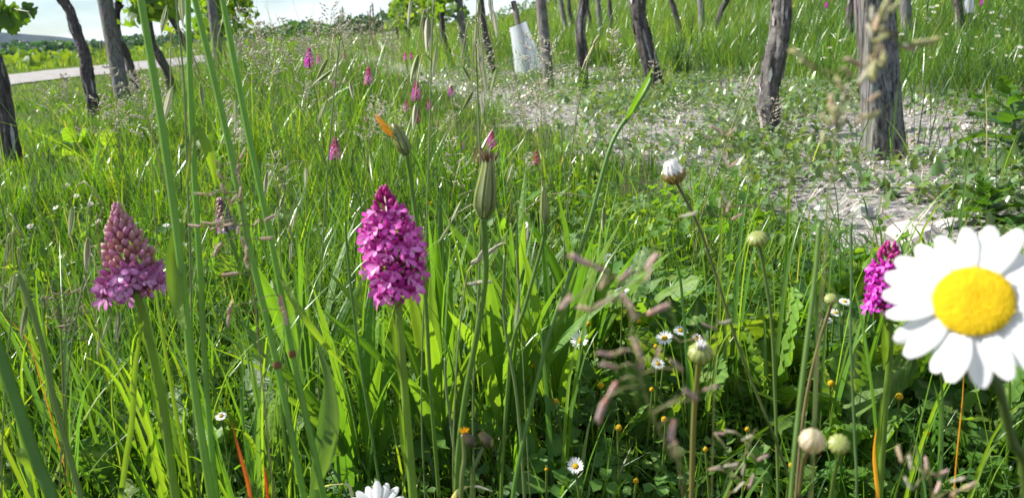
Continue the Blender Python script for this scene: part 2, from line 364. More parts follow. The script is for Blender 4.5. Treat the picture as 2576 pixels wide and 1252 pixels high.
def grape_vine(px, wpx, label, leaves=0, low=0.62, lean=(0, 0), leaf=0.10, col=BARK, strips=14, group='grapevines in the trellis rows'):
    g, d = gnd(*px[0])
    pts = [g-Vector((0, 0, 0.03))]+[at(x, y, d) for x, y in px[1:]]
    e = (pts[-1]-pts[-2]).normalized(); e = Vector((e.x*0.5, e.y*0.5, max(e.z, 0.5)))
    top = max(0.72+random.uniform(-0.04, 0.06), 0.0)+g.z
    while pts[-1].z < top: pts.append(pts[-1]+e*0.12+Vector((random.uniform(-.01, .01), random.uniform(-.01, .01), 0)))
    path = smooth_path(pts, 5); r = wpx*d/FPX*0.5; k = len(path)
    rr = [r*(1.35 if i < 2 else 1.15-0.28*i/k)*(1+0.06*math.sin(i*.8+wpx)+random.uniform(-.04, .04)) for i in range(k)]
    rr[-1] *= 1.5; rr[-2] *= 1.45
    root = thing('grape_vine', g, label, 'grapevine', group)
    trunk = trunk_part(root, path, rr, col)
    if strips:
        mb = MB()
        for i in range(strips*3):      # shaggy strips of peeling bark
            a = random.randrange(0, max(1, k-6)); ln = random.randrange(3, 7); th = random.uniform(0, 6.28)
            q = [path[min(a+j, k-1)]+Vector((math.cos(th), math.sin(th), 0))*(rr[min(a+j, k-1)]*1.12+r*0.45*(j == ln-1)*random.random()) for j in range(ln)]
            mb.ribbon(q, [r*0.12]+[r*random.uniform(0.2, 0.5)]*(ln-2)+[r*0.08], (-math.sin(th), math.cos(th), 0.1), 1, col=jit(BARKL if random.random() < 0.45 else col, 0.3))
        props(link('peeling_bark', mb.mesh('peeling_bark', M['bark'], g), trunk), kind='stuff')
    # head and arms
    h = path[-1]; mb = MB(); shoots = []
    for sgn in (-1, 1):
        dv = Vector((-0.23*sgn, 0.97*sgn, 0))
        arm = [h, h+dv*0.10+Vector((0, 0, 0.05)), h+dv*0.26+Vector((0, 0, 0.06)), h+dv*0.48+Vector((0, 0, 0.05))]
        mb.tube(smooth_path(arm, 3), [r*0.75]*4+[r*0.5]*5+[r*0.35], 7, col, jit=0.15)
        for q in (1, 2, 3):
            b = arm[q]; shoots.append([b, b+Vector((random.uniform(-.06, .06), random.uniform(-.06, .06), 0.12)), b+Vector((random.uniform(-.12, .12), random.uniform(-.12, .12), 0.28))])
            if leaves and low < 0.7: shoots += [[b, b+Vector((random.uniform(-.15, .15), random.uniform(-.08, .08), 0.02)), b+Vector((random.uniform(-.3, .3), random.uniform(-.14, .14), low-0.80))] for _ in range(2)]
    mb.part('arm', M['bark'], root)
    if leaves:
        mb = MB()
        for s in shoots: mb.tube(s, [0.004, 0.003, 0.0015], 4, (0.13, 0.17, 0.04))
        mb.part('shoot', M['stem'], root); add_vine_leaves(root, shoots, leaves, leaf)
    return root
def wood_post(px, wpx, label, square=False, h=1.45, mat='wood2', group='wooden trellis posts'):
    g, d = gnd(*px[0]); p1 = at(*px[1], d); ax = (p1-g).normalized(); r = wpx*d/FPX*0.5
    root = thing('wooden_post', g, label, 'post', group)
    mb = MB(); path = [g-ax*0.05+ax*(h+0.05)*i/30 for i in range(31)]
    if square:
        # sawn post turned so that one corner faces the viewer: rounded square section
        prof = []; hw = r*0.80
        for cx, cy in ((1, 1), (-1, 1), (-1, -1), (1, -1)):
            for q in range(4): prof.append((hw*cx*(1-0.10*(q in (0, 3)))+0, hw*cy))
        V = []; T = []; n = 48; a0 = R(-4)
        for i, p in enumerate(path):
            for j in range(n):
                t = 2*math.pi*j/n; c, s = math.cos(t), math.sin(t); rad = hw*min(1/max(abs(c), abs(s)), 1.385)
                rad *= 1+random.uniform(-0.018, 0.018)+(0.06 if i < 3 else 0)-0.10*i/30
                x, y = rad*c, rad*s; V.append(p+Vector((x*math.cos(a0)-y*math.sin(a0), x*math.sin(a0)+y*math.cos(a0), 0)))
        for i in range(30):
            for j in range(n): a = i*n+j; b = i*n+(j+1) % n; T += [(a, b, a+n), (b, b+n, a+n)]
        V.append(path[-1]); T += [(30*n+j, 30*n+(j+1) % n, len(V)-1) for j in range(n)]
        mb.add(V, T, (0.3, 0.28, 0.25))
    else: mb.tube(path, [r*(1.04-0.1*i/30) for i in range(31)], 20, (0.3, 0.28, 0.25), jit=0.03)
    shaft = link('post_shaft', mb.mesh('post_shaft', M[mat], g), root)
    mb = MB()      # drying cracks, proud splinter edges
    for i in range(10 if wpx > 25 else 4):
        th = random.uniform(0, 6.28); a = random.uniform(0.05, 0.8)*h; ln = random.uniform(0.1, 0.3)
        o = Vector((math.cos(th), math.sin(th), 0))*r*1.0
        mb.ribbon([g+ax*(a+ln*q/4)+o*(1.0-0.06*(a+ln*q/4)/h) for q in range(5)], [0.001, r*.06, r*.07, r*.05, 0.001], (-math.sin(th), math.cos(th), 0), 1, col=(0.035, 0.03, 0.027))
    props(link('crack', mb.mesh('crack', M['bark'], g), shaft), kind='stuff')
    return root
# row on the left, beside the road
grape_vine([(28, 432), (22, 330), (5, 235), (-20, 140), (-45, 60)], 36, 'thick dark grapevine trunk leaning at the meadow edge, leafy shoot overhead', 0)
grape_vine([(238, 308), (232, 250), (220, 190), (216, 150), (207, 118), (190, 75), (176, 30), (150, -12)], 25, 'gnarled dark grapevine trunk next to a round grey post, head bending away', 0)
wood_post([(312, 262), (264, 0)], 36, 'leaning round grey post between two dark grapevine trunks on the road side')
grape_vine([(342, 252), (334, 190), (318, 140), (300, 100), (292, 50), (300, 10)], 17, 'thin dark grapevine standing right behind the leaning round grey post', 0, strips=6)
grape_vine([(436, 248), (424, 190), (402, 145), (384, 112), (372, 55), (366, 0)], 19, 'crooked dark grapevine showing behind tall green grass stalks', 50, strips=6)
grape_vine([(500, 235), (494, 180), (470, 120), (444, 70), (416, 20)], 13, 'slim dark grapevine crossed by tall grass stalks', 90, 0.58, strips=4)
wood_post([(556, 215), (536, 40)], 23, 'far round grey post of the road side row, leafy vine beside it')
grape_vine([(575, 205), (560, 120), (545, 60), (540, 20)], 15, 'far grapevine of the road side row with hanging green leaf mass', 200, 0.52, strips=4)
grape_vine([(614, 188), (602, 120), (592, 70), (588, 30)], 11, 'farthest leafy grapevine of the road side row, against the sky', 200, 0.52, strips=0)
# the row over the bare chalk strip
wood_post([(2226, 398), (2198, 0)], 96, 'thick square weathered post, one face in the sun and one in shade, over bindweed', True, mat='wood')
grape_vine([(1945, 350), (1936, 290), (1934, 240), (1948, 150), (1962, 80), (1966, 0)], 46, 'stout shaggy grapevine trunk standing near the thick square post', 0, strips=40, col=(0.085, 0.078, 0.073))
grape_vine([(1652, 234), (1640, 185), (1622, 110), (1608, 50), (1605, 0)], 36, 'dark shaggy grapevine trunk with a grass clump at its foot', 0, strips=26)
grape_vine([(1468, 222), (1464, 130), (1460, 60), (1470, 0)], 22, 'dark upright grapevine next to the round post and plastic sleeve', 0, strips=16)
wood_post([(1382, 224), (1360, 0)], 27, 'round grey post beside the milky plastic vine sleeve')
grape_vine([(1244, 190), (1232, 140), (1220, 80), (1208, 0)], 15, 'slender leaning grapevine rising from the bare chalk strip', 40, strips=5)
wood_post([(1174, 170), (1154, 0)], 19, 'thin round grey post farther down the chalk strip row')
grape_vine([(1143, 172), (1128, 130), (1115, 90), (1110, 20)], 13, 'thin dark grapevine beside the thin round post, leaves above', 110, 0.58, strips=4)
grape_vine([(1078, 152), (1070, 90), (1066, 20)], 10, 'far leafy grapevine of the chalk strip row behind oat spikelets', 200, 0.52, strips=0)
grape_vine([(1034, 134), (1028, 90), (1022, 40)], 9, 'farther leafy grapevine with bright yellow green leaves', 260, 0.46, strips=0)
grape_vine([(1006, 122), (1000, 90), (996, 45)], 8, 'last leafy grapevine of the chalk strip row against the sky', 280, 0.46, strips=0)
# row on the rising grass
wood_post([(2284, 98), (2276, 0)], 27, 'round grey post in the grass behind the thick square post')
grape_vine([(2416, 98), (2412, 40), (2408, 0)], 18, 'grapevine trunk with a scrap of white sleeve in daisy grass', 0, strips=8)
grape_vine([(2148, 118), (2138, 60), (2140, 0)], 15, 'dark grapevine half hidden behind the thick square post', 0, strips=6)
wood_post([(1766, 105), (1763, 0)], 16, 'slim dark post in the bright grass up the slope', mat='wood2')
grape_vine([(1718, 104), (1706, 60), (1696, 25), (1688, 0)], 12, 'leaning thin grapevine next to the slim dark post', 0, strips=4)
grape_vine([(1803, 88), (1806, 55), (1818, 20), (1830, 0)], 12, 'kinked thin grapevine in the bright grass up the slope', 0, strips=4)
wood_post([(1512, 96), (1504, 0)], 13, 'pale thin post far up the grassy slope')
grape_vine([(1539, 97), (1536, 50), (1533, 0)], 9, 'thin dark grapevine next to the pale thin post', 0, strips=0)
wood_post([(1424, 84), (1410, 0)], 13, 'pale leaning post at the foot of the sky beside a dark vine')
grape_vine([(1442, 78), (1434, 40), (1430, 0)], 9, 'far dark vine next to the pale leaning post', 0, strips=0)
grape_vine([(1492, 84), (1484, 50), (1478, 20)], 8, 'far thin vine between two pale posts on the slope', 0, strips=0)
# near leafy shoot at the top left corner
def corner_shoot():
    g, d = gnd(28, 432); h = at(-45, 60, d)
    pts = [h, at(-20, 20, d-0.05), at(15, 18, d-0.12), at(45, 26, d-0.15), at(82, 32, d-0.17)]
    root = thing('vine_shoot', h, 'green vine shoot with toothed leaves hanging from the leaning trunk', 'vine shoot')
    mb = MB(); mb.tube(smooth_path(pts, 4), 0.0025, 5, (0.12, 0.16, 0.04)); mb.part('shoot_stem', M['stem'], root)
    for (x, y, s, ro) in ((8, 20, 0.085, 2.6), (22, 30, 0.09, 3.3), (2, 34, 0.08, 2.9), (-12, 22, 0.1, 3.0), (58, 28, 0.045, 3.9), (70, 26, 0.04, 0.6), (80, 30, 0.035, 4.4)):
        p = at(x, y, d-0.14)
        q = RV.to_track_quat('X', 'Z') @ Quaternion((1, 0, 0), R(75)) @ Quaternion((0, 0, 1), ro) @ Quaternion((1, 0, 0), random.uniform(-.4, .4))
        link('leaf', VLM[0 if s > 0.06 else 2], root, p-h, q, (s, s, s))
corner_shoot()
# plastic vine sleeve and its stake
def vine_sleeve():
    g, d = gnd(1332, 190); root = thing('vine_sleeve', g, 'milky translucent plastic sleeve flaring round a young vine stake', 'vine sleeve')
    top = at(1304, 62, d); ax = top-g; V = []; T = []; n = 20; k = 9
    for i in range(k):
        f = i/(k-1); r = (33-9*f+3*math.sin(f*5))*d/FPX
        for j in range(n):
            a = 2*math.pi*j/n; q = g+ax*f+Vector((math.cos(a)*r*(1+.1*math.sin(3*a+f*4)), math.sin(a)*r*.8, 0.02*math.cos(a)*f))
            V.append(q)
    for i in range(k-1):
        for j in range(n): a = i*n+j; b = i*n+(j+1) % n; T += [(a, b, a+n), (b, b+n, a+n)]
    mb = MB(); mb.add(V, T, (.7, .7, .7)); mb.part('sleeve_wall', M['plastic'], root)
    mb = MB(); mb.tube([g-ax*0.05, g+ax*0.7, g+ax*1.45], 7*d/FPX, 8, (0.10, 0.09, 0.08)); mb.part('stake', M['bark'], root)
    g2, d2 = gnd(2440, 96); 
    r2 = thing('vine_sleeve', g2, 'scrap of white plastic sleeve beside the trunk in daisy grass', 'vine sleeve')
    mb = MB(); mb.tube([at(2440, 98, d2), at(2438, 40, d2), at(2436, -60, d2)], 2.5*d2/FPX, 6, (0.12, 0.1, 0.09)); mb.part('stake', M['bark'], r2)
    mb = MB(); mb.tube([at(2438, 34, d2), at(2436, 10, d2), at(2438, -30, d2), at(2436, -70, d2)], [9*d2/FPX, 12*d2/FPX, 13*d2/FPX, 13*d2/FPX], 12, (.7, .7, .7), cap=False); mb.part('sleeve_wall', M['plastic'], r2)
vine_sleeve()
# ------------------------------------------------------------------ far things
def far_rows():
    for i in range(9):
        x0 = -15.5-3.4*i; n = 620; ys = rng.uniform(16, 95, n); xs = x0-0.10*(ys-16)+rng.normal(0, .22, n)
        zb = gz(xs, ys); zs = zb+rng.uniform(0.15, 0.62, n)+0.10*np.sin(ys*2.3)
        P = np.stack([xs, ys, zs], 1); c = pick_cols(n, LEAFPAL, (3, 4, 1, 1))
        root = thing('vine_row', (x0, 16, gzf(x0, 16)), 'far low row of young green vines across the road', 'vine row', 'far vine rows across the road')
        V, T, C = leaf_cloud(P, 0.42, c); V = V-np.array(root.location); link('foliage', mesh_np('foliage', V, T, C, M['foliage']), root)
        for k in range(8):
            y = 18+k*9+random.uniform(-1, 1); x = x0-0.1*(y-16); z = gzf(x, y); mb = MB()
            mb.tube([(x, y, z-0.1), (x, y, z+.75+random.uniform(0, .3))], 0.06, 6, (0.12, 0.11, 0.1)); mb.part('stake', M['bark'], root)
far_rows()
def far_wood():
    P = []; C = []
    for i in range(150):
        f = i/150; y = random.uniform(150, 260); x = -y*(0.70-0.62*f)+random.uniform(-5, 5); r = random.uniform(1.2, 3.0)*(y/200); z = gzf(x, y)
        n = 90; d = rng.normal(size=(n, 3)); d /= np.linalg.norm(d, axis=1)[:, None]; d *= rng.uniform(0.5, 1, (n, 1))**0.5
        P.append(d*np.array([r*1.3, r*1.1, r*0.95])+np.array([x, y, z+r*0.8])); C.append(np.tile(jit((0.04, 0.10, 0.03), 0.25), (n, 1))*rng.uniform(.8, 1.2, (n, 1)))
    V, T, C = leaf_cloud(np.concatenate(P), 1.5, np.concatenate(C)); props(link('far_wood', mesh_np('far_wood', V, T, C, M['foliage'])), 'dark strip of far woodland below the hill', 'wood', kind='stuff')
far_wood()
def hedge():
    for i, (px, d, r) in enumerate(((1130, 44, .42), (1165, 46, .5), (1200, 45, .62), (1245, 46, .62), (1290, 46, .72), (1335, 47, .72), (1378, 47, .6), (1410, 48, .5))):
        p = at(px, 60, d); z = gzf(p.x, p.y); n = 420; q = rng.normal(size=(n, 3)); q /= np.linalg.norm(q, axis=1)[:, None]; q *= rng.uniform(.3, 1, (n, 1))**.4
        P = q*np.array([r*1.5, r, r*.75])+np.array([p.x, p.y, z+r*.45])
        root = thing('hedge_bush', (p.x, p.y, z), 'dark green bush of the low hedge on the skyline behind the vine row', 'bush', 'bushes of the skyline hedge')
        V, T, C = leaf_cloud(P, .13, pick_cols(n, LEAFPAL, (2, 1, 3, 1))); link('crown', mesh_np('crown', V-np.array(root.location), T, C, M['foliage']), root)
        mb = MB(); mb.tube([(p.x, p.y, z-.05), (p.x+.05, p.y, z+r*.5)], .04, 5, BARK); mb.part('stem', M['bark'], root)
hedge()
# ------------------------------------------------------------------ grass and ground cover
def patch(x, y, s=1.0, o=0.0):
    return 0.5+0.25*(np.sin(3.1*x*s+1.3*y*s+o)*np.cos(2.3*y*s-0.7*x*s+2*o)+np.sin(7.3*x*s-4.1*y*s+3*o)*0.7+0.5*np.sin(13.7*x*s+11.1*y*s+o))
def strip_mask(x, y):
    """1 on the bare chalk strip under the vine row"""
    u = x+0.235*y+0.22*(patch(x, y, 1.2, 1.0)-0.5)
    return np.clip((u-0.72)/0.10, 0, 1)*np.clip((2.35-u)/0.3, 0, 1)
def frustum(n, d0, d1, power=1.0, kx=0.72, mx=0.35):
    y = d0+(d1-d0)*rng.random(n)**power; x = rng.uniform(-1, 1, n)*(kx*y+mx); return x, y
def grass_arrays(x, y, z, h, w, az, lean, bend, cols, seg=4):
    n = len(x); dx, dy = np.cos(az), np.sin(az); fa = az+math.pi/2+rng.normal(0, .7, n); sx, sy = np.cos(fa), np.sin(fa)
    V = np.zeros((n, 2*seg+1, 3), np.float32)
    for k in range(seg+1):
        t = k/seg; off = h*(lean*t+bend*t*t); zz = z+h*t*np.sqrt(np.maximum(0.15, 1-(lean+bend*t)**2*0.55))-0.004
        cx, cy = x+dx*off, y+dy*off; ww = w*(0.75+0.5*t if t < 0.5 else 1.0*(1-((t-.5)/.5)**1.6))*0.5
        if k < seg:
            V[:, 2*k, 0] = cx-sx*ww; V[:, 2*k, 1] = cy-sy*ww; V[:, 2*k, 2] = zz
            V[:, 2*k+1, 0] = cx+sx*ww; V[:, 2*k+1, 1] = cy+sy*ww; V[:, 2*k+1, 2] = zz
        else: V[:, 2*k, 0] = cx; V[:, 2*k, 1] = cy; V[:, 2*k, 2] = zz
    tri = []
    for k in range(seg-1): tri += [(2*k, 2*k+1, 2*k+2), (2*k+1, 2*k+3, 2*k+2)]
    tri.append((2*seg-2, 2*seg-1, 2*seg)); m = 2*seg+1
    T = (np.arange(n)[:, None, None]*m+np.array(tri)[None]).reshape(-1, 3)
    return V.reshape(-1, 3), T, np.repeat(cols, m, 0)
GPAL = [(0.08, 0.19, 0.018), (0.14, 0.265, 0.022), (0.058, 0.14, 0.035), (0.19, 0.285, 0.035), (0.33, 0.31, 0.19), (0.032, 0.085, 0.018)]
def grass_obj(name, label, x, y, hmul, seg, wts, wmul=1.0, bendmul=1.0):
    n = len(x); z = gz(x, y); p = patch(x, y, 0.9, 0.5)
    h = hmul*(0.55+0.75*p)*rng.lognormal(0, .36, n)
    wd = wmul*rng.lognormal(math.log(.0021), .35, n)*(1+0.12*np.clip(y-1, 0, 14))
    lean = np.abs(rng.normal(0.1, .17, n)); bend = np.abs(rng.normal(.22, .22, n))*bendmul
    c = pick_cols(n, GPAL, wts, .25); q = patch(x, y, .6, 3.3)[:, None]; c = c*(.55+.75*q)*np.array([1.12, 1, .95])**(2*q-1)  # dark patches in the colour stand in for shaded grass; hue varies naturally
    V, T, C = grass_arrays(x, y, z, h, wd, rng.uniform(0, 6.283, n), lean, bend, c, seg)
    props(link(name, mesh_np(name, V, T, C, M['grass'])), label, 'grass', kind='stuff')
def keep(x, y, prob): 
    k = rng.random(len(x)) < prob; return x[k], y[k]
def hfield(x, y):
    u = x+0.235*y
    h = np.full_like(x, .085)
    h = np.where(y > 1.3, .10, h); h = np.where(y > 2.2, .14, h); h = np.where(y > 3.5, .20, h); h = np.where(y > 5, .27, h)
    h = np.where(u > 2.2, .10+.012*np.clip(y-3, 0, 8), h)                # grass between the right rows
    h = np.where(u < -1.9, .045, h)                  # mown verge by the road
    h = np.where((u > -2.0) & (u < -.7) & (y > 1.6), .06, h)
    h = np.where((u > .30) & (u < 1.0), np.minimum(h, .05), h)            # short beside the chalk strip
    return h
def not_road(x, y):
    xc = -6.75-np.where(y > 10, 0.0006*(y-10)**2, 0); return ~((x < xc+.05) & (x > xc-5.25))
# near
x, y = frustum(74000, .42, 1.9, .72, .76, .3); s = strip_mask(x, y); x, y = keep(x, y, (1-.975*s)*np.clip((patch(x, y, 1.6, 2)-.22)*2.0, .10, 1)*np.where((y < .85) & (x > -.2) & (x < .5), .40, 1)*np.where((y < .82) & (x > .04) & (x < .24), .45, 1))
grass_obj('meadow_grass', 'fine green meadow grass round the orchids', x, y, hfield(x, y), 5, (5, 2.6, 3.2, .9, .16, 3))
# mid
x, y = frustum(150000, 1.8, 6.5, .8); s = strip_mask(x, y); x, y = keep(x, y, (1-.98*s)*np.clip((patch(x, y, 1.1, 2)-.2)*2.0, .16, 1))
grass_obj('meadow_grass', 'green meadow grass in the middle distance between the vine rows', x, y, hfield(x, y), 4, (5, 2.6, 3, 1.2, .22, 2.6), .95)
# far
x, y = frustum(190000, 6, 34, 1.15, .74, 1); m = not_road(x, y); x, y = x[m], y[m]; s = strip_mask(x, y); x, y = keep(x, y, 1-.8*s*np.clip((8.5-y)/2, 0, 1))
grass_obj('meadow_grass', 'far green grass reaching to the skyline', x, y, hfield(x, y), 3, (5, 3.2, 2, 2, .5, 1.6), .9)
x, y = frustum(70000, 30, 120, 1.3, .75, 1); m = not_road(x, y); x, y = x[m], y[m]
grass_obj('meadow_grass', 'distant grassland below the woods', x, y, np.full_like(x, .35), 2, (4, 4.5, 1, 3, 1.0, 1), 3.0)
# dry stalks standing in the grass
x, y = frustum(1700, .7, 7, .9); s = strip_mask(x, y); m = s < .4; x, y = x[m], y[m]
grass_obj('dry_stalks', 'thin pale dry stalks among the green grass', x, y, hfield(x, y)*1.3, 4, (0, 0, 0, 2.5, 2, 0), .5, .8)

def flat_leaves(n, x, y, size, hgt, cols, name, label, shape='arrow', tilt=.7, mat='leaf'):
    """small ground-cover leaves lying at all angles; arrow = bindweed, round = clover leaflets in threes"""
    z = gz(x, y); az = rng.uniform(0, 6.283, n); ti = rng.normal(0.25, tilt, n); zz = z+hgt*rng.random(n)
    a = np.stack([np.cos(az)*np.cos(ti), np.sin(az)*np.cos(ti), np.sin(ti)], 1); b = np.stack([-np.sin(az), np.cos(az), rng.normal(0, .35, n)], 1)
    b -= a*(a*b).sum(1)[:, None]; b /= np.linalg.norm(b, axis=1)[:, None]; c = np.cross(a, b)
    s = (size*rng.lognormal(0, .3, n))[:, None]; P = np.stack([x, y, zz], 1)
    if shape == 'arrow':
        o = [(0, 0, .0), (-.22, .42, .10), (.05, .24, .07), (.45, .30, .09), (1, 0, -.08), (.45, -.30, .09), (.05, -.24, .07), (-.22, -.42, .10), (.5, 0, -.02)]
        tri = [(0, 2, 1), (0, 8, 2), (2, 8, 3), (3, 8, 4), (4, 8, 5), (5, 8, 6), (6, 8, 0), (0, 7, 6)]
    else:
        o = []; tri = []
        for q in range(3):
            t = q*2.094; ca, sa = math.cos(t), math.sin(t); i0 = len(o)
            for (lx, ly, lz) in ((0.04, 0, 0), (.3, .26, .06), (.62, .24, .05), (.6, 0, -.02), (.62, -.24, .05), (.3, -.26, .06)): o.append((lx*ca-ly*sa, lx*sa+ly*ca, lz))
            tri += [(i0, i0+1, i0+3), (i0+1, i0+2, i0+3), (i0+3, i0+4, i0+5), (i0, i0+3, i0+5)]
    V = np.stack([P+a*s*q[0]+b*s*q[1]+c*s*q[2] for q in o], 1).reshape(-1, 3); m = len(o)
    T = (np.arange(n)[:, None, None]*m+np.array(tri)[None]).reshape(-1, 3)
    props(link(name, mesh_np(name, V, T, np.repeat(cols, m, 0), M[mat])), label, 'ground cover', kind='stuff')
# bindweed on the chalk strip
x, y = frustum(190000, .95, 7.5, .9, .74, .3); s = strip_mask(x, y); u = x+.235*y
cov = np.clip((patch(x, y, 1.1, 4)-.29)*2.6, .10, 1)*(s > .3)*np.where(u < 1.05, .45, 1); x, y = keep(x, y, cov)
flat_leaves(len(x), x, y, .018, .045, pick_cols(len(x), [(.10, .17, .065), (.13, .20, .085), (.08, .17, .03), (.15, .25, .04)], (4, 3, 2, 1.3), .2), 'bindweed', 'low grey green bindweed leaves covering the chalk strip', mat='bind')
# clover and small herbs under the near grass
x, y = frustum(9000, .5, 2.2, .8, .72, .25); s = strip_mask(x, y); x, y = keep(x, y, (1-s)*np.clip(patch(x, y, 2.0, 7)*1.3-.15, .1, 1))
flat_leaves(len(x), x, y, .014, .05, pick_cols(len(x), [(.10, .21, .03), (.07, .16, .03), (.15, .25, .04)], (3, 2, 1), .2), 'clover', 'low clover leaves in the lawn under the grass', 'clover')
x, y = frustum(9000, .48, 1.6, .8, .72, .25); s = strip_mask(x, y); x, y = keep(x, y, (1-s)*np.clip(patch(x, y, 2.4, 9)*1.3-.2, .05, 1))
flat_leaves(len(x), x, y, .018, .06, pick_cols(len(x), [(.10, .21, .03), (.07, .16, .03), (.16, .26, .05)], (3, 2, 1), .2), 'low_herbs', 'small pointed herb leaves in the lawn', 'arrow')
n = 9000; y = rng.uniform(.47, .95, n); x = rng.uniform(-.55, .75, n); x, y = keep(x, y, np.where(x > .02, 1, .45))
flat_leaves(len(x), x, y, .013, .042, pick_cols(len(x), [(.085, .19, .025), (.06, .15, .03), (.14, .25, .035)], (3, 2, 1), .2), 'clover', 'clover and trefoil leaves carpeting the soil under the lawn daisies', 'clover', .5)
n = 16000; y = rng.uniform(.45, 1.0, n); x = rng.uniform(-.6, .8, n); grass_obj('lawn_grass', 'short lawn grass under the near plants', x, y, np.full(n, .04), 3, (5, 3, 2, 1.5, .6, 2), .8)
# litter and gravel on the strip
x, y = frustum(26000, .95, 7.5, .9, .74, .3); s = strip_mask(x, y); x, y = keep(x, y, s*.8); n = len(x)
V, T, C = grass_arrays(x, y, gz(x, y)+.006, rng.lognormal(math.log(.05), .4, n), np.full(n, .0022), rng.uniform(0, 6.28, n), np.full(n, .93)+rng.normal(0, .1, n), rng.normal(0, .15, n), pick_cols(n, [(.45, .38, .28), (.55, .5, .42), (.3, .2, .13), (.2, .17, .13)], (3, 3, 1, 1), .2), 3)
V[:, 2] = np.minimum(V[:, 2], gz(V[:, 0], V[:, 1])+.025)
props(link('dead_grass', mesh_np('dead_grass', V, T, C, M['dry'])), 'pale dead grass litter on the chalk strip', 'litter', kind='stuff')
def stone_mesh(seed, k=1):
    r = random.Random(seed); V = []; T = []; n = 9; m = 6
    sx, sy, sz = r.uniform(.8, 1.2), r.uniform(.6, 1), r.uniform(.4, .7)
    for i in range(m+1):
        ph = math.pi*i/m
        for j in range(n):
            th = 2*math.pi*j/n; q = 1+r.uniform(-.16, .16); V.append((sx*math.sin(ph)*math.cos(th)*q*.5, sy*math.sin(ph)*math.sin(th)*q*.5, sz*math.cos(ph)*q*.5))
    for i in range(m):
        for j in range(n): a = i*n+j; b = i*n+(j+1) % n; T += [(a, a+n, b), (b, a+n, b+n)]
    return V, T
def gravel():
    x, y = frustum(16000, .95, 8, .9, .74, .3); s = strip_mask(x, y); x, y = keep(x, y, s*np.clip(1.2-patch(x, y, 1.1, 4), .15, 1)); n = len(x)
    oct_ = np.array([(1, 0, 0), (-1, 0, 0), (0, 1, 0), (0, -1, 0), (0, 0, .7), (0, 0, -.7)])*.5
    tri = np.array([(0, 2, 4), (2, 1, 4), (1, 3, 4), (3, 0, 4), (2, 0, 5), (1, 2, 5), (3, 1, 5), (0, 3, 5)])
    sz = rng.lognormal(math.log(.010), .5, n); a = rng.uniform(0, 6.28, n)
    o = oct_[None]*sz[:, None, None]*rng.uniform(.6, 1.3, (n, 6, 1)); ca, sa = np.cos(a)[:, None], np.sin(a)[:, None]
    V = np.stack([x[:, None]+o[..., 0]*ca-o[..., 1]*sa, y[:, None]+o[..., 0]*sa+o[..., 1]*ca, (gz(x, y)+sz*.12)[:, None]+o[..., 2]], 2).reshape(-1, 3)
    T = (np.arange(n)[:, None, None]*6+tri[None]).reshape(-1, 3)
    props(link('gravel', mesh_np('gravel', V, T, np.repeat(pick_cols(n, [(.55, .53, .51), (.38, .365, .35), (.22, .21, .2)], (3, 3, 1), .15), 6, 0), M['stone'], False)), 'small pale chalk gravel on the bare strip', 'gravel', kind='stuff')
gravel()
for i, (px, py, sz) in enumerate(((2300, 612, .075), (2165, 545, .05), (2380, 570, .04), (2305, 480, .04), (2432, 330, .05), (2140, 640, .03), (2076, 590, .035), (1560, 360, .05), (1540, 375, .04), (1510, 205, .06), (1400, 285, .05), (1345, 210, .06), (1460, 300, .04), (1990, 300, .04), (2400, 640, .03), (1710, 410, .035), (1300, 250, .06), (2490, 470, .04), (2430, 690, .035))):
    g, d = gnd(px, py); V, T = stone_mesh(i); mb = MB(); mb.add([Vector(v)*sz for v in V], T, jit((.40, .385, .37), .15))
    o = link('chalk_stone', mb.mesh('chalk_stone', M['stone'], smooth=False), None, g+Vector((0, 0, sz*.12))); o.rotation_euler = (random.uniform(-.3, .3), random.uniform(-.3, .3), random.uniform(0, 6))
    if i == 0: props(o, 'largest white chalk stone, beside the magenta orchid and the big daisy', 'stone', 'chalk stones on the strip')
    else: props(o, 'white chalk stone lying on the bare strip among bindweed', 'stone', 'chalk stones on the strip')
# ------------------------------------------------------------------ foreground plants: helpers
def at_h(px, py, h):
    """point seen at a pixel that hovers h above the soil"""
    dv = F + ((px-1288)/FPX)*RV + ((626-py)/FPX)*UV; d = 0.25
    while d < 60:
        p = CP+d*dv
        if p.z < gzf(p.x, p.y)+h: return p, d
        d *= 1.003
    return p, d
def stem_path(px, d, d2=None, sub=4):
    """pixels from the top of a stem downwards -> smooth world path that ends in the soil"""
    k = len(px); d2 = d if d2 is None else d2
    pts = [at(x, y, d+(d2-d)*i/max(1, k-1)) for i, (x, y) in enumerate(px)]
    return smooth_path(to_ground(pts), sub)
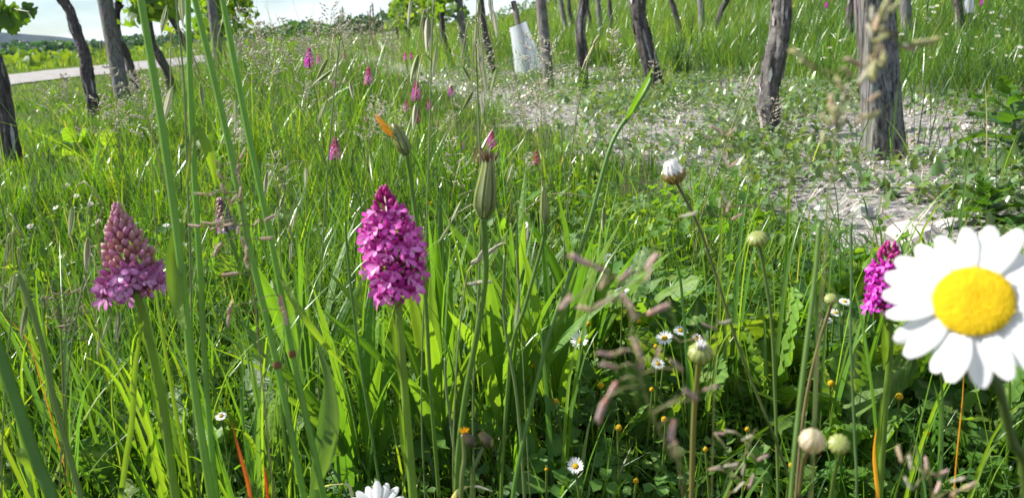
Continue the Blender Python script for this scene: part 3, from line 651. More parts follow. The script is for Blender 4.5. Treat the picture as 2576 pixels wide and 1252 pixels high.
# ------------------------------------------------------------------ orchids
def floret_mesh(col, pale, dark):
    mb = MB(); b = Vector((.18, 0, -.06))
    def lobe(dv, ln, wd, c, cp, cup=.1):
        dv = Vector(dv).normalized(); pts = [b+dv*ln*t+Vector((cup*math.sin(t*2.6), 0, 0)) for t in (0, .3, .62, .88, 1)]
        sd = Vector((1, 0, 0)).cross(dv) if abs(dv.x) < .9 else Vector((0, 1, 0))
        mb.ribbon(pts, [wd*.3, wd*.62, wd, wd*.75, wd*.2], sd, 2, .15, cp, c)
    lobe((.55, 0, -.85), .56, .23, col, pale); lobe((.5, .85, -.4), .58, .24, col, pale); lobe((.5, -.85, -.4), .58, .24, col, pale)
    lobe((.2, .9, .45), .52, .14, dark, col); lobe((.2, -.9, .45), .52, .14, dark, col)
    mb.spindle(b+Vector((-.08, 0, 0)), b+Vector((.28, 0, .42)), .15, 6, (.5, 1, .9, .5, 0.05), dark, col)
    mb.tube([(-.55, 0, -.12), (-.2, 0, 0), (.2, 0, -.02)], [.06, .065, .06], 5, (.16, .16, .05), dark)
    mb.tube([(.12, 0, -.1), (-.05, 0, -.35), (-.3, 0, -.7)], [.035, .03, .02], 4, dark)
    mb.ribbon([(-.55, 0, -.15), (-.1, .1, -.2), (.25, .14, -.1)], [.08, .07, .01], (0, 1, 0), 1, col=dark)
    return mb.mesh('floret', M['petal'])
def bud_mesh(col, tip):
    mb = MB(); mb.spindle((-.1, 0, -.1), (.75, 0, .25), .22, 7, (.25, .5, .85, 1, .8, .05), col, tip)
    mb.ribbon([(-.2, .05, -.16), (.2, .14, -.16), (.6, .16, -.02)], [.12, .12, .01], (0, 1, 0), 1, col=tuple(q*.7 for q in col)); return mb.mesh('bud', M['petal'])
def orchid_head(root, p0, p1, fl, bd, nf, nb, rad, fsize, bsize, split):
    ax = (p1-p0); ln = ax.length; az = ax.normalized(); q0 = az.to_track_quat('Z', 'Y'); n = nf+nb
    for i in range(n):
        t = i/(n-1); t = t**.92; th = i*2.39996; isf = i < nf
        r = rad(t); p = p0+az*(ln*t)
        out = q0 @ Vector((math.cos(th), math.sin(th), 0)); s = (fsize if isf else bsize)*random.uniform(.88, 1.12)*(1-.5*max(0, t-.6)/.4)
        tilt = R(-18+40*t+random.uniform(-12, 12)) if isf else R(15+50*max(0, (t-split)/(1-split))+random.uniform(-8, 8))
        X = (out*math.cos(tilt)+az*math.sin(tilt)).normalized(); Y = az.cross(out).normalized(); Z = X.cross(Y)
        m = Matrix((X, Y, Z)).transposed().to_quaternion() @ Quaternion((0, 0, 1), random.uniform(-.5, .5)) @ Quaternion((1, 0, 0), random.uniform(-.6, .6)); r *= random.uniform(.8, 1.22)
        link('floret' if isf else 'bud', random.choice(fl if isf else bd), root, p+out*r-root.location, m, (s, s, s))
def orchid(label, head0, head1, d, stem, swid, florets, buds, nf, nb, rad, fs, bs, split, stemcol=(.21, .33, .05), group='pyramidal orchids in the near grass'):
    p0, p1 = at(*head0, d), at(*head1, d+.004); path = stem_path([head0]+stem, d, d+.03, 5); g = path[-1]
    root = thing('pyramidal_orchid', (g.x, g.y, gzf(g.x, g.y)), label, 'orchid', group)
    r = swid*d/FPX*.5; mb = MB(); k = len(path); mb.tube(path, [r*(.75+.35*i/k) for i in range(k)], 9, jit(stemcol, .05), (.18, .30, .04), jit=.05, flute=.04); 
    mb.part('stem', M['stem'], root)
    mb = MB(); mb.tube([p0-(p1-p0)*.05, p0.lerp(p1, .5), p0.lerp(p1, .97)], [r*.8, r*.6, r*.3], 6, (.15, .13, .05), (.2, .03, .1)); mb.part('axis', M['stem'], root)
    orchid_head(root, p0, p1, florets, buds, nf, nb, rad, fs, bs, split)
    for i in (int(k*.3), int(k*.55)):     # sheathing stem leaves
        a = path[i]; b = path[max(0, i-5)]; mb = MB(); mb.ribbon([a, a.lerp(b, .5)+Vector((-r*1.1, -r*.3, 0)), b+Vector((-r*1.4, -r*.3, .002))], [r*2.4, r*1.8, r*.2], RV, 2, .3, YG); mb.part('leaf', M['leaf'], root)
    return root
MAG = [floret_mesh((.72, .06, .50), (.84, .32, .70), (.30, .012, .14)), floret_mesh((.62, .035, .42), (.76, .2, .6), (.26, .01, .12)), floret_mesh((.76, .12, .58), (.86, .44, .76), (.36, .02, .18))]
MAGB = [bud_mesh((.34, .012, .15), (.50, .03, .28)), bud_mesh((.26, .01, .11), (.42, .02, .22))]
LIL = [floret_mesh((.55, .18, .50), (.72, .42, .66), (.36, .10, .18)), floret_mesh((.48, .14, .43), (.66, .36, .60), (.33, .10, .14))]
LILB = [bud_mesh((.44, .20, .20), (.56, .30, .33)), bud_mesh((.40, .20, .15), (.52, .27, .26)), bud_mesh((.48, .19, .30), (.60, .29, .44))]
VIV = [floret_mesh((.62, .02, .52), (.76, .22, .68), (.34, .01, .16)), floret_mesh((.52, .015, .46), (.66, .12, .60), (.32, .01, .14))]
orchid('tall magenta pyramidal orchid with dense open florets and dark buds at its tip', (1000, 742), (968, 478), .40, [(1012, 900), (1024, 1050), (1040, 1252)], 24, MAG, MAGB, 74, 18,
       lambda t: .0092*min(1, .72+1.2*t)*(1 if t < .62 else max(.16, 1-(t-.62)/.40)), .0120, .0092, .72)
orchid('half open pyramidal orchid, cone of mauve brown buds over a skirt of lilac florets', (340, 728), (292, 518), .41, [(362, 800), (385, 900), (410, 1020), (442, 1252)], 24, LIL, LILB, 34, 130,
       lambda t: .0112*(1-t)**.9+.0004, .0118, .0072, .2)
orchid('vivid magenta orchid half hidden behind the big daisy', (2232, 772), (2238, 615), .44, [(2240, 860), (2225, 1050), (2212, 1252)], 20, VIV, MAGB, 50, 24,
       lambda t: .0068*(1-.75*max(0, t-.5)/.5), .0100, .0078, .6, (.13, .22, .03))
# background orchids: a spike, a stem
def spike_mesh(colf, colb, split, seed):
    """small far flower spike, unit height"""
    mb = MB(); rr = random.Random(seed); n = 60
    mb.tube([(0, 0, -.03), (0, 0, .9)], [.05, .03], 5, colb)
    for i in range(n):
        t = i/n; th = i*2.4; r = .24*((1-.85*max(0, t-.35)/.65)); c = colf if t < split else colb
        c = tuple(q*rr.uniform(.7, 1.25) for q in c); o = Vector((math.cos(th), math.sin(th), 0)); p = Vector((0, 0, t*.92))+o*r*.5; e = p+o*r*.55+Vector((0, 0, .05+.08*t)); sd = Vector((-o.y, o.x, .3))
        mb.ribbon([p, e, e+o*.06-Vector((0, 0, .08))], [.05, .13, .05], sd, 2, -.4, c)
    return mb.mesh('flower_spike', M['petal'])
SP = {'viv': spike_mesh((.55, .03, .48), (.32, .01, .16), .8, 1), 'lil': spike_mesh((.55, .20, .46), (.46, .10, .24), .45, 2), 'mag': spike_mesh((.48, .06, .36), (.33, .03, .14), .6, 3), 'red': spike_mesh((.36, .06, .15), (.30, .05, .07), .4, 4), 'grey': spike_mesh((.28, .17, .30), (.2, .13, .13), .4, 5)}
def far_orchid(px, py, hpx, kind, d, label, group='orchids scattered in the far grass', tilt=0.0):
    c0 = at(px, py+hpx/2, d); c1 = at(px+tilt, py-hpx/2, d); g = Vector((c0.x+.01, c0.y, gzf(c0.x, c0.y)))
    root = thing('pyramidal_orchid', g, label, 'orchid', group); mb = MB(); mb.tube(smooth_path([c0, c0.lerp(g, .5)+Vector((.006, 0, 0)), g-Vector((0, 0, .004))], 3), .0028, 5, YG); mb.part('stem', M['stem'], root)
    s = (c1-c0).length; link('flower_spike', SP[kind], root, c0-g, (c1-c0).to_track_quat('Z', 'Y'), (s*.95, s*.95, s))
for a in ((778, 145, 46, 'viv', 2.1, 'bright magenta orchid rising to the skyline above the far meadow'),
          (927, 190, 42, 'lil', 2.3, 'conical pale lilac orchid between drooping oat spikelets in the far meadow'),
          (843, 374, 56, 'mag', 1.6, 'short purple orchid behind a wispy grass head in the mid meadow'),
          (1237, 352, 46, 'mag', 1.7, 'dark magenta orchid spike right behind the withered goatsbeard head'),
          (1206, 386, 52, 'red', 1.5, 'dark reddish orchid spike left of the withered goatsbeard head'),
          (1350, 396, 36, 'red', 1.6, 'small reddish orchid spike beside a brown grass head'),
          (1048, 228, 48, 'mag', 2.2, 'purple orchid partly covered by an oat spikelet'),
          (1135, 228, 26, 'viv', 2.8, 'small magenta orchid near the edge of the chalk strip'),
          (572, 540, 84, 'grey', .95, 'dusky greyish lilac orchid behind brown brome grass', 'orchids scattered in the far grass', -22),
          (2080, 12, 16, 'viv', 4.6, 'tiny magenta orchid up the slope behind the shaggy trunk')): far_orchid(*a)
for (px, py, h, k, d) in ((802, 148, 24, 'lil', 3.2), (845, 206, 30, 'mag', 2.9), (872, 207, 16, 'mag', 3.6), (1020, 142, 22, 'lil', 3.6), (1023, 266, 28, 'mag', 2.5), (1080, 262, 28, 'mag', 2.5), (925, 297, 22, 'mag', 2.4), (955, 297, 26, 'lil', 2.4),
                          (1050, 292, 34, 'red', 2.0), (1163, 366, 22, 'lil', 2.0), (866, 140, 16, 'lil', 4), (2130, 22, 10, 'mag', 4.8), (2470, 5, 16, 'viv', 4.5), (1035, 140, 18, 'mag', 3.8)):
    far_orchid(px, py, h, k, d, 'small pinkish purple orchid deep in the grass')
# ------------------------------------------------------------------ ox-eye daisies
def petal_mesh(seed, L=1.0):
    mb = MB(); r = random.Random(seed); k = 9; bend = r.uniform(-.10, .06); tw = r.uniform(-.3, .3)
    pts = [Vector((L*t, r.uniform(-.008, .008), .05*math.sin(t*3)+bend*t*t)) for t in [i/(k-1) for i in range(k)]]
    wd = [.15, .23, .31, .37, .40, .40, .37, .29, .13]
    mb.ribbon(pts, wd, (0, 1, 0), 6, -.18, (.80, .80, .81), (.84, .84, .83), ridge=.05, twist=tw); return mb.mesh('petal', M['white'])
PET = [petal_mesh(i) for i in range(6)]
def disc_part(root, c, nrm, r, col=(.84, .60, .008)):
    mb = MB(); q = nrm.to_track_quat('Z', 'Y'); V = []; T = []; n = 28; m = 9
    for i in range(m):
        f = i/(m-1); rad = r*math.sin(f*1.45)/math.sin(1.45); z = r*.28*(math.cos(f*1.5)-.12*math.exp(-(f/.22)**2))
        for j in range(n): a = 2*math.pi*j/n; V.append(c+q @ Vector((rad*math.cos(a), rad*math.sin(a), z)))
    for i in range(m-1):
        for j in range(n): a = i*n+j; b = i*n+(j+1) % n; T += [(a, a+n, b), (b, a+n, b+n)]
    C = [tuple(k*(1-.12*(1-(i//n)/(m-1))) if z else k for z, k in enumerate(col)) for i in range(len(V))]
    mb.add(V, T, C)
    for i in range(220):      # tube florets
        f = math.sqrt((i+.5)/220); th = i*2.39996; rad = r*.98*f; z = r*.28*(math.cos(math.asin(min(1, f*.98))*1.03))
        p = c+q @ Vector((rad*math.cos(th), rad*math.sin(th), z-.0002)); e = p+q @ Vector((math.cos(th)*f*.0004, math.sin(th)*f*.0004, r*.04))
        mb.tube([p, e], [r*.036, r*.028], 4, jit(col, .06))
    mb.part('disc', M['disc'], root)
def daisy(label, cpx, d, nrm, rdisc, plen, npet, stem, swid, a0=0.0):
    c = at(*cpx, d); nrm = nrm.normalized(); path = smooth_path([c-nrm*rdisc*.3, c-nrm*rdisc*1.6+Vector((0, 0, -.003))]+to_ground([at(x, y, dd) for x, y, dd in stem]), 4); g = path[-1]
    root = thing('oxeye_daisy', (g.x, g.y, gzf(g.x, g.y)), label, 'daisy', 'oxeye daisies')
    mb = MB(); mb.tube(path, swid*.5, 8, (.06, .11, .025), (.10, .16, .03), flute=.05); mb.part('stem', M['stem'], root)
    disc_part(root, c, nrm, rdisc); q = nrm.to_track_quat('Z', 'Y')
    for i in range(npet):
        a = a0+2*math.pi*(i+random.uniform(-.18, .18))/npet; lay = i % 2
        qq = q @ Quaternion((0, 0, 1), a) @ Quaternion((0, 1, 0), random.uniform(-.12, .10)+.05*lay) @ Quaternion((1, 0, 0), random.uniform(-.25, .25))
        p = c+q @ Vector((math.cos(a)*rdisc*.78, math.sin(a)*rdisc*.78, -.0006-.0005*lay)); s = plen*random.uniform(.92, 1.06)
        link('petal', random.choice(PET), root, p-root.location, qq, (s, s*.98, s))
    mb = MB()
    for i in range(26):
        a = i*2.4; o = q @ Vector((math.cos(a), math.sin(a), 0)); b = c-nrm*rdisc*.42
        mb.ribbon([b+o*rdisc*.25, b+o*rdisc*.7+nrm*rdisc*.05, b+o*rdisc*1.0+nrm*rdisc*.28], [rdisc*.25, rdisc*.28, rdisc*.05], nrm.cross(o), 1, col=(.08, .13, .03))
    props(mb.part('bract', M['leaf'], root), kind='stuff'); return root
toC = (CP-at(2448, 757, .172)).normalized()
daisy('big white oxeye daisy with yellow disc, facing out over the magenta orchid', (2448, 757), .172, toC+Vector((-.12, .0, .42)),  .0081, .0122, 22, [(2508, 960, .178), (2545, 1110, .184), (2584, 1270, .19)], .0021, .1)
daisy('white oxeye daisy low in the grass below the magenta orchid, petals pointing up', (950, 1292), .42, Vector((0, -.75, .65)), .0058, .0125, 18, [(960, 1330, .43), (965, 1400, .44)], .0024, .2)
# ------------------------------------------------------------------ closed daisy heads
def bud(label, cpx, d, wpx, hpx, stem, swpx, kind, updir=None, stemcol=(.14, .20, .05), d2=None, stemcol2=None):
    c = at(*cpx, d); r = wpx*d/FPX*.5; h = hpx*d/FPX
    path = stem_path([(cpx[0]+(stem[0][0]-cpx[0])*.2, cpx[1]+hpx*.4)]+stem, d, d2 or d+.03, 5); g = path[-1]
    up = (c-path[2]).normalized() if updir is None else Vector(updir).normalized()
    root = thing('daisy_bud', (g.x, g.y, gzf(g.x, g.y)), label, 'flower bud', 'closed daisy heads on stalks')
    mb = MB(); mb.tube([c-up*h*.2]+path[1:], swpx*d/FPX*.5, 7, stemcol, stemcol2 or (.12, .2, .035)); mb.part('stem', M['stem'], root)
    mb = MB(); q = up.to_track_quat('Z', 'Y'); prof = [(-.5, .2), (-.42, .62), (-.25, .92), (0, 1), (.2, .93), (.36, .72), (.45, .4), (.48, .05)]
    V = []; T = []; n = 22
    for z, rr in prof:
        for j in range(n): a = 2*math.pi*j/n; k = r*rr*(1+.045*(1 if j % 2 else -1)); V.append(c+q @ Vector((math.cos(a)*k, math.sin(a)*k, z*h)))
    for i in range(len(prof)-1):
        for j in range(n): a = i*n+j; b = i*n+(j+1) % n; T += [(a, b, a+n), (b, b+n, a+n)]
    base = {'white': (.30, .27, .09), 'green': (.33, .38, .12), 'pale': (.58, .52, .38)}[kind]; mb.add(V, T, [tuple(q*(1.25 if i % 2 else .62) for q in base) for i in range(len(V))]); mb.part('bud_head', M['stem'], root)
    mb = MB()
    for lay in range(3 if kind == 'white' else 1):
        for j in range(12):
            a = 2*math.pi*(j+.5*lay)/12; o = q @ Vector((math.cos(a), math.sin(a), 0)); z0 = -.45+.2*lay; rr = [.5, .85, 1.0][lay]
            mb.ribbon([c+up*h*z0+o*r*rr, c+up*h*(z0+.22)+o*r*min(1.08, rr+.25), c+up*h*(z0+.45)+o*r*[1.06, 1.06, .9][lay]], [r*.32, r*.36, r*.1], up.cross(o), 2, -.3, jit(base, .15), (.28, .16, .05) if kind == 'white' else jit(base, .1))
    props(mb.part('bract', M['stem'], root), kind='stuff')
    if kind == 'white':
        for j in range(13):
            a = 2*math.pi*j/13+random.uniform(-.1, .1); o = q @ Vector((math.cos(a), math.sin(a), 0)); mb = MB(); top = c+up*h*(1.0 if kind == 'white' else .62)+o*r*(.30 if kind == 'white' else .2)
            mb.ribbon([c+up*h*.1+o*r*.9, c+up*h*.45+o*r*.88, (c+up*h*.8+o*r*.68).lerp(top, .3), top], [r*.4, r*.45, r*.42, r*.22], up.cross(o), 2, -.3, (.82, .82, .80)); mb.part('petal', M['white'], root)
    elif kind == 'green' and wpx > 58:
        mb = MB()
        for j in range(14): a = j*2.4; o = q @ Vector((math.cos(a), math.sin(a), 0))*r*.09*math.sqrt(j); mb.tube([c+up*h*.4+o, c+up*h*.85+o*1.2], [r*.09, r*.07], 4, (.8, .78, .76))
        props(mb.part('petal_tuft', M['white'], root), kind='stuff')
    return root
bud('white tipped closed daisy on a long dark slanting stalk', (1697, 442), .36, 52, 42, [(1712, 478), (1758, 570), (1800, 690), (1850, 850), (1892, 960), (1960, 1130), (1995, 1252)], 8, 'white', (-.35, -.15, 1), (.13, .13, .05))
bud('flat green daisy bud on a straight stalk above the broad leaves', (1905, 600), .40, 50, 30, [(1915, 640), (1940, 800), (1950, 1000), (1958, 1252)], 9, 'green', None, (.12, .18, .05))
bud('plump striped green daisy bud with a white tuft among small daisies', (1762, 888), .31, 62, 46, [(1757, 930), (1746, 1040), (1740, 1252)], 15, 'green', None, (.22, .24, .05), None, (.17, .13, .06))
bud('round pale closed daisy head on a reddish stalk', (2043, 1108), .24, 62, 60, [(2025, 1150), (2010, 1252)], 11, 'pale', (.1, -.5, 1), (.22, .14, .09))
bud('flat striped green bud beside the round pale head', (2110, 1116), .25, 52, 30, [(2112, 1150), (2090, 1252)], 12, 'green', None, (.12, .2, .04))
bud('small round green bud on a slanting purplish stalk', (2090, 752), .42, 32, 22, [(2088, 775), (2055, 880), (2022, 1040), (2002, 1252)], 9, 'green', None, (.19, .2, .06), None, (.24, .15, .11))
bud('tiny pale bud against the big broad leaf', (1710, 1136), .35, 26, 24, [(1714, 1160), (1728, 1252)], 6, 'green')
# ------------------------------------------------------------------ goatsbeard
def goatsbeard(label, base, neck, d, wpx, stem, swpx, flower=False, withered=False):
    b, t = at(*base, d), at(*neck, d); r = wpx*d/FPX*.5; path = stem_path([base]+stem, d, d+.03, 5); g = path[-1]
    root = thing('goatsbeard', (g.x, g.y, gzf(g.x, g.y)), label, 'wildflower', 'goatsbeard heads')
    mb = MB(); mb.tube(path, [swpx*d/FPX*.5*(1.15-.1*i/len(path)) for i in range(len(path))], 8, (.13, .23, .05), (.12, .22, .03)); mb.part('stem', M['stem'], root)
    mb = MB(); prof = (.45, .92, 1, .9, .72, .58, .52) if withered else (.5, .95, 1, .88, .7, .55, .45)
    mb.tube([b.lerp(t, i/6) for i in range(7)], [r*q for q in prof], 12, (.17, .22, .075), (.22, .26, .11), jit=.02); mb.part('bud_head', M['stem'], root)
    ax = (t-b); q = ax.normalized().to_track_quat('Z', 'Y')
    for j in range(8):
        a = 2*math.pi*j/8; o = q @ Vector((math.cos(a), math.sin(a), 0)); mb = MB()
        mb.ribbon([b+o*r*.5, b+ax*.2+o*r*1.06, b+ax*.45+o*r*1.0, b+ax*.8+o*r*.72, b+ax*(1.1+.1*random.random())+o*r*.6], [r*.3, r*.62, r*.6, r*.38, r*.05], ax.cross(o), 2, -.25, jit((.19, .25, .08), .1), (.26, .30, .13)); mb.part('bract', M['stem'], root)
    if flower:
        for j in range(9):
            mb = MB(); o = -RV*r*(.75+.35*random.random())-F*r*.7*random.random(); s = b+ax*(.50+.05*j)+o*.9
            mb.ribbon([s, s+ax*.22+o*.9, s+ax*.4+o*1.3], [r*.3, r*.4, r*.2], UV.cross(RV)+RV, 1, col=jit((.75, .38, .01), .1)); mb.part('petal', M['petal'], root)
    if withered:
        mb = MB()
        for j in range(46):
            o = (RV*random.uniform(-1, 1)+F*random.uniform(-1, 1))*r*.9; mb.ribbon([t-ax*.02+o*.5, t+ax*.10+o*.9, t+ax*random.uniform(.12, .24)+o*1.2], [r*.14, r*.16, r*.03], RV, 1, col=jit(random.choice(((.10, .05, .03), (.16, .09, .06), (.45, .38, .3))), .2))
        props(mb.part('withered_tuft', M['dry'], root), kind='stuff')
    return root
goatsbeard('goatsbeard bud leaning sideways with orange yellow petals showing', (1024, 388), (990, 312), .45, 33, [(1032, 440), (1046, 540), (1062, 650), (1072, 780), (1085, 1000)], 10, flower=True)
goatsbeard('large closed goatsbeard head topped by a brown withered tuft', (1216, 548), (1229, 408), .40, 50, [(1219, 600), (1221, 700), (1198, 850), (1170, 1000), (1150, 1180)], 14, withered=True)
goatsbeard('slim closed goatsbeard bud between grass stalks', (1371, 562), (1368, 470), .47, 22, [(1370, 590), (1352, 660), (1318, 780), (1290, 860), (1275, 1000), (1262, 1200)], 9)
def hawkbit():
    d = .34; path = stem_path([(1165, 1092), (1168, 1150), (1160, 1252)], d); g = path[-1]; root = thing('hawkbit', (g.x, g.y, gzf(g.x, g.y)), 'pair of dark closed hawkbit heads, one tipped with orange petals', 'wildflower')
    mb = MB(); mb.tube(path, .0011, 6, (.14, .2, .05)); mb.tube([at(1215, 1125, d), at(1190, 1180, d), path[-3]], .0009, 6, (.14, .2, .05)); mb.part('stem', M['stem'], root)
    for (x0, y0, x1, y1) in ((1196, 1122, 1166, 1090), (1236, 1122, 1208, 1088)):
        mb = MB(); mb.spindle(at(x0, y0, d), at(x1, y1, d), 15*d/FPX, 10, (.3, .9, 1, .85, .7, .55), (.06, .07, .03), (.13, .10, .05), .05); mb.part('bud_head', M['stem'], root)
    for j in range(12):
        mb = MB(); a = at(1166, 1092, d); o = RV*random.uniform(-1, 1)*.0018+F*random.uniform(-1, 1)*.0015; mb.ribbon([a, a+o+UV*.0016, a+o*1.5+UV*.003], [.0006, .0008, .0004], RV, 1, col=jit((.78, .45, .01), .1)); mb.part('petal', M['petal'], root)
hawkbit()
# ------------------------------------------------------------------ small lawn daisies
def lawn_daisy_parts(seed, open_=1.0, pink=False):
    r = random.Random(seed); mb = MB(); n = 26
    for i in range(n):
        a = 2*math.pi*i/n+r.uniform(-.1, .1); o = Vector((math.cos(a), math.sin(a), 0)); up = (1-open_)*1.2+r.uniform(-.12, .12); L = r.uniform(.85, 1.1)
        mb.ribbon([o*.28, o*(.28+.35*L*math.cos(up))+Vector((0, 0, .35*L*math.sin(up))), o*(.28+.66*L*math.cos(up))+Vector((0, 0, .66*L*math.sin(up)-.04))], [.08, .16, .07], (-o.y, o.x, 0), 1, col=(.82, .82, .82), col2=(.85, .6, .68) if pink else None)
    pm = mb.mesh('petal_ring', M['white']); mb = MB()
    mb.tube([(0, 0, -.1), (0, 0, .02), (0, 0, .14), (0, 0, .2)], [.18, .34, .27, .1], 10, (.78, .48, .01)); dm = mb.mesh('disc', M['disc'])
    mb = MB(); mb.tube([(0, 0, -.22), (0, 0, -.12), (0, 0, -.02)], [.08, .28, .34], 8, (.10, .18, .04)); return pm, dm, mb.mesh('calyx', M['stem'])
LD = [lawn_daisy_parts(1, .95), lawn_daisy_parts(2, .8), lawn_daisy_parts(3, .6), lawn_daisy_parts(4, .35, True)]
def lawn_daisy(px, py, wpx, label, h=.07, var=None, tilt=None, group='small lawn daisies', petals=True):
    c, d = at_h(px, py, h); s = wpx*d/FPX*.62; g = Vector((c.x+random.uniform(-.01, .01), c.y+.008, 0)); g.z = gzf(g.x, g.y)
    v = LD[random.randrange(3) if var is None else var]; root = thing('lawn_daisy', g, label, 'daisy', group)
    nrm = Vector(tilt if tilt else (random.uniform(-.4, .2), random.uniform(-.75, -.25), 1)).normalized(); q = nrm.to_track_quat('Z', 'Y')
    mb = MB(); mb.tube(smooth_path([c-nrm*s*.2, c-nrm*s*.8, c.lerp(g, .6), g-Vector((0, 0, .003))], 2), max(.0006, .0008), 5, (.13, .2, .04)); mb.part('stem', M['stem'], root)
    if petals: link('petal_ring', v[0], root, c-g, q, (s, s, s))
    k = s if petals else s*2.1
    link('disc', v[1], root, c-g, q, (k, k, k*(1 if petals else 2))); link('calyx', v[2], root, c-g, q, (k, k, k))
for a in ((1533, 650, 30, 'small white daisy behind the blurred pinkish grass head', .125, 0), (1565, 733, 32, 'white daisy with a bent stalk behind the blurred pinkish grass spikelets', .125, 1), (1460, 856, 46, 'daisy with upswept petals and big yellow centre left of the blurred grass', .115, 2),
          (1672, 850, 38, 'daisy with a raised yellow centre left of the flat white daisy', .115, 1), (1712, 831, 32, 'flat open white daisy next to the striped bud', .115, 0), (1655, 914, 30, 'white daisy below the striped daisy bud row', .105, 0), (1448, 1172, 40, 'lone half open white daisy over dark leaves', .095, 2),
          (1752, 852, 26, 'pink tipped closing daisy just above the striped bud', .120, 3), (2125, 758, 28, 'small white daisy beside the small round green bud', .105, 0), (2102, 786, 28, 'small white daisy under the small round green bud', .095, 0), (556, 1046, 26, 'small white daisy between the tall green stalks', .095, 0),
          (1320, 567, 22, 'tiny white daisy beside the slim goatsbeard bud', .115, 1), (3200/1.59+70, 805, 20, 'tiny white daisy in the grass right of the bent bud stalk', .095, 0)):
    lawn_daisy(a[0], a[1], a[2], a[3], a[4], a[5])
for (px, py, wp) in ((1512, 970, 20), (1556, 1076, 20), (1672, 1056, 20), (2090, 965, 20), (2262, 998, 22), (1480, 815, 14), (1608, 808, 13), (1650, 872, 14), (1348, 822, 12), (1375, 1180, 12), (1600, 1210, 16), (1085, 512, 10), (1340, 920, 12), (1400, 1010, 16), (1775, 1130, 15), (1880, 1080, 15), (2330, 1090, 18), (1990, 1170, 16), (1640, 980, 15)):
    lawn_daisy(px, py, wp, 'petalless lawn daisy with only its yellow knob left', .085, 0, None, 'petalless lawn daisies', False)
k = 0
while k < 46:     # white specks across the right-hand slope and the left verge
    px, py = (random.uniform(1980, 2570), random.uniform(12, 150)) if k < 34 else (random.uniform(30, 420), random.uniform(420, 640))
    lawn_daisy(px, py, random.uniform(7, 12) if k < 34 else random.uniform(12, 18), 'tiny white daisy dotted in the grass of the slope' if k < 34 else 'tiny white daisy in the grass behind the half open orchid', .10 if k < 34 else .08, 0, None, 'distant daisies on the slope' if k < 34 else 'daisies in the left lawn'); k += 1
# ------------------------------------------------------------------ tall grass stalks
def culm(px, d, wpx, col, d2=None, nodes=()):
    path = stem_path(px, d, d2, 6); mb = MB(); r = wpx*d/FPX*.5; k = len(path)
    mb.tube(path, [r*(.92+.16*i/k) for i in range(k)], 9, col, jit(col, .1)); return path, r, mb
def tall_stalk(px, d, wpx, label, col=(.12, .19, .055), nodes=(), leaves=(), d2=None, head=True):
    path, r, mb = culm(px, d, wpx, col, d2); g = path[-1]; root = thing('oat_stalk', (g.x, g.y, gzf(g.x, g.y)), label, 'grass stalk', 'tall grass stalks'); mb.part('stalk', M['stem'], root)
    for (x, y) in nodes:
        p = min(path, key=lambda q: (q-at(x, y, d)).length); i = path.index(p); t = (path[min(i+1, len(path)-1)]-p).normalized(); mb = MB()
        mb.spindle(p-t*r*1.1, p+t*r*1.1, r*1.2, 9, (.88, .97, 1, .97, .88), (.20, .09, .03)); mb.part('node', M['stem'], root)
    for (pp, wv, c) in leaves:
        pts = smooth_path([at(x, y, d+dd) for x, y, dd in pp], 5); n = len(pts); mb = MB()
        mb.ribbon(pts, [wv*d/FPX*min(1, .55+2.2*i/n)*(1-max(0, i/n-.45)/.55)**.8+.0002 for i in range(n)], RV+F*.5, 4, .25, c, ridge=.03, twist=.5); mb.part('blade', M['leaf'], root)
    return root
OATC = (.16, .33, .035)
tall_stalk([(340, -90), (354, 0), (407, 314), (450, 628), (485, 943), (532, 1252)], .37, 20, 'thickest tall green grass stalk, leftmost of the crossing bunch by the lilac orchid', OATC, leaves=((((452, 560, .01), (440, 660, .0), (446, 760, -.005), (466, 830, -.01)), 40, YG),))
tall_stalk([(466, -90), (472, 0), (482, 314), (500, 628), (517, 943), (545, 1252)], .42, 15, 'nearly upright tall grass stalk in the crossing bunch', OATC, leaves=((((496, 318, 0), (520, 370, .0), (535, 420, .004), (543, 470, .01)), 22, YG), (((484, 330, 0), (478, 400, -.01), (466, 470, -.01)), 9, (.2, .26, .06))))
tall_stalk([(466, -90), (490, 0), (565, 314), (632, 640), (697, 918), (765, 1252)], .39, 17, 'slanting tall grass stalk with a red brown node, crossing the oat bunch', OATC, ((697, 918),), ((((700, 930, 0), (640, 860, .02), (590, 760, .04)), 10, GREEN), ((( 790, 1230, .03), (835, 1100, .03), (830, 960, .04), (800, 870, .05)), 42, (.07, .14, .05))))
tall_stalk([(540, -90), (560, 0), (620, 314), (687, 629), (735, 890), (815, 1252)], .40, 16, 'rightmost slanting tall grass stalk of the bunch with a red node', OATC, ((735, 890),), ((((700, 690, 0), (760, 790, -.01), (830, 880, .0), (890, 940, .02)), 16, YG),))
tall_stalk([(1640, 196), (1612, 250), (1540, 360), (1482, 560), (1432, 700), (1382, 840), (1330, 1050), (1290, 1252)], .40, 11, 'long slanting green grass stalk topped by a twisted blade', (.11, .23, .035), leaves=((((1572, 312, 0), (1600, 255, -.004), (1622, 215, -.003), (1642, 172, .0)), 16, (.10, .22, .03)),))
tall_stalk([(2062, 560), (2050, 700), (2030, 860), (2010, 1030), (1990, 1252)], .27, 13, 'soft bright green grass stalk in front of the broad leaves', (.14, .24, .05))
tall_stalk([(2140, 560), (2142, 700), (2140, 850), (2150, 1100), (2155, 1252)], .34, 7, 'thin dark green stalk left of the vivid magenta orchid', (.09, .17, .05))
tall_stalk([(-40, 780), (0, 890), (55, 1050), (100, 1180), (150, 1300)], .33, 30, 'broad green stalk rising at the corner of the meadow beside the lilac orchid', (.085, .21, .02), leaves=((((45, 1130, 0), (80, 1170, .0), (150, 1252, .01), (190, 1320, .02)), 26, YG),))
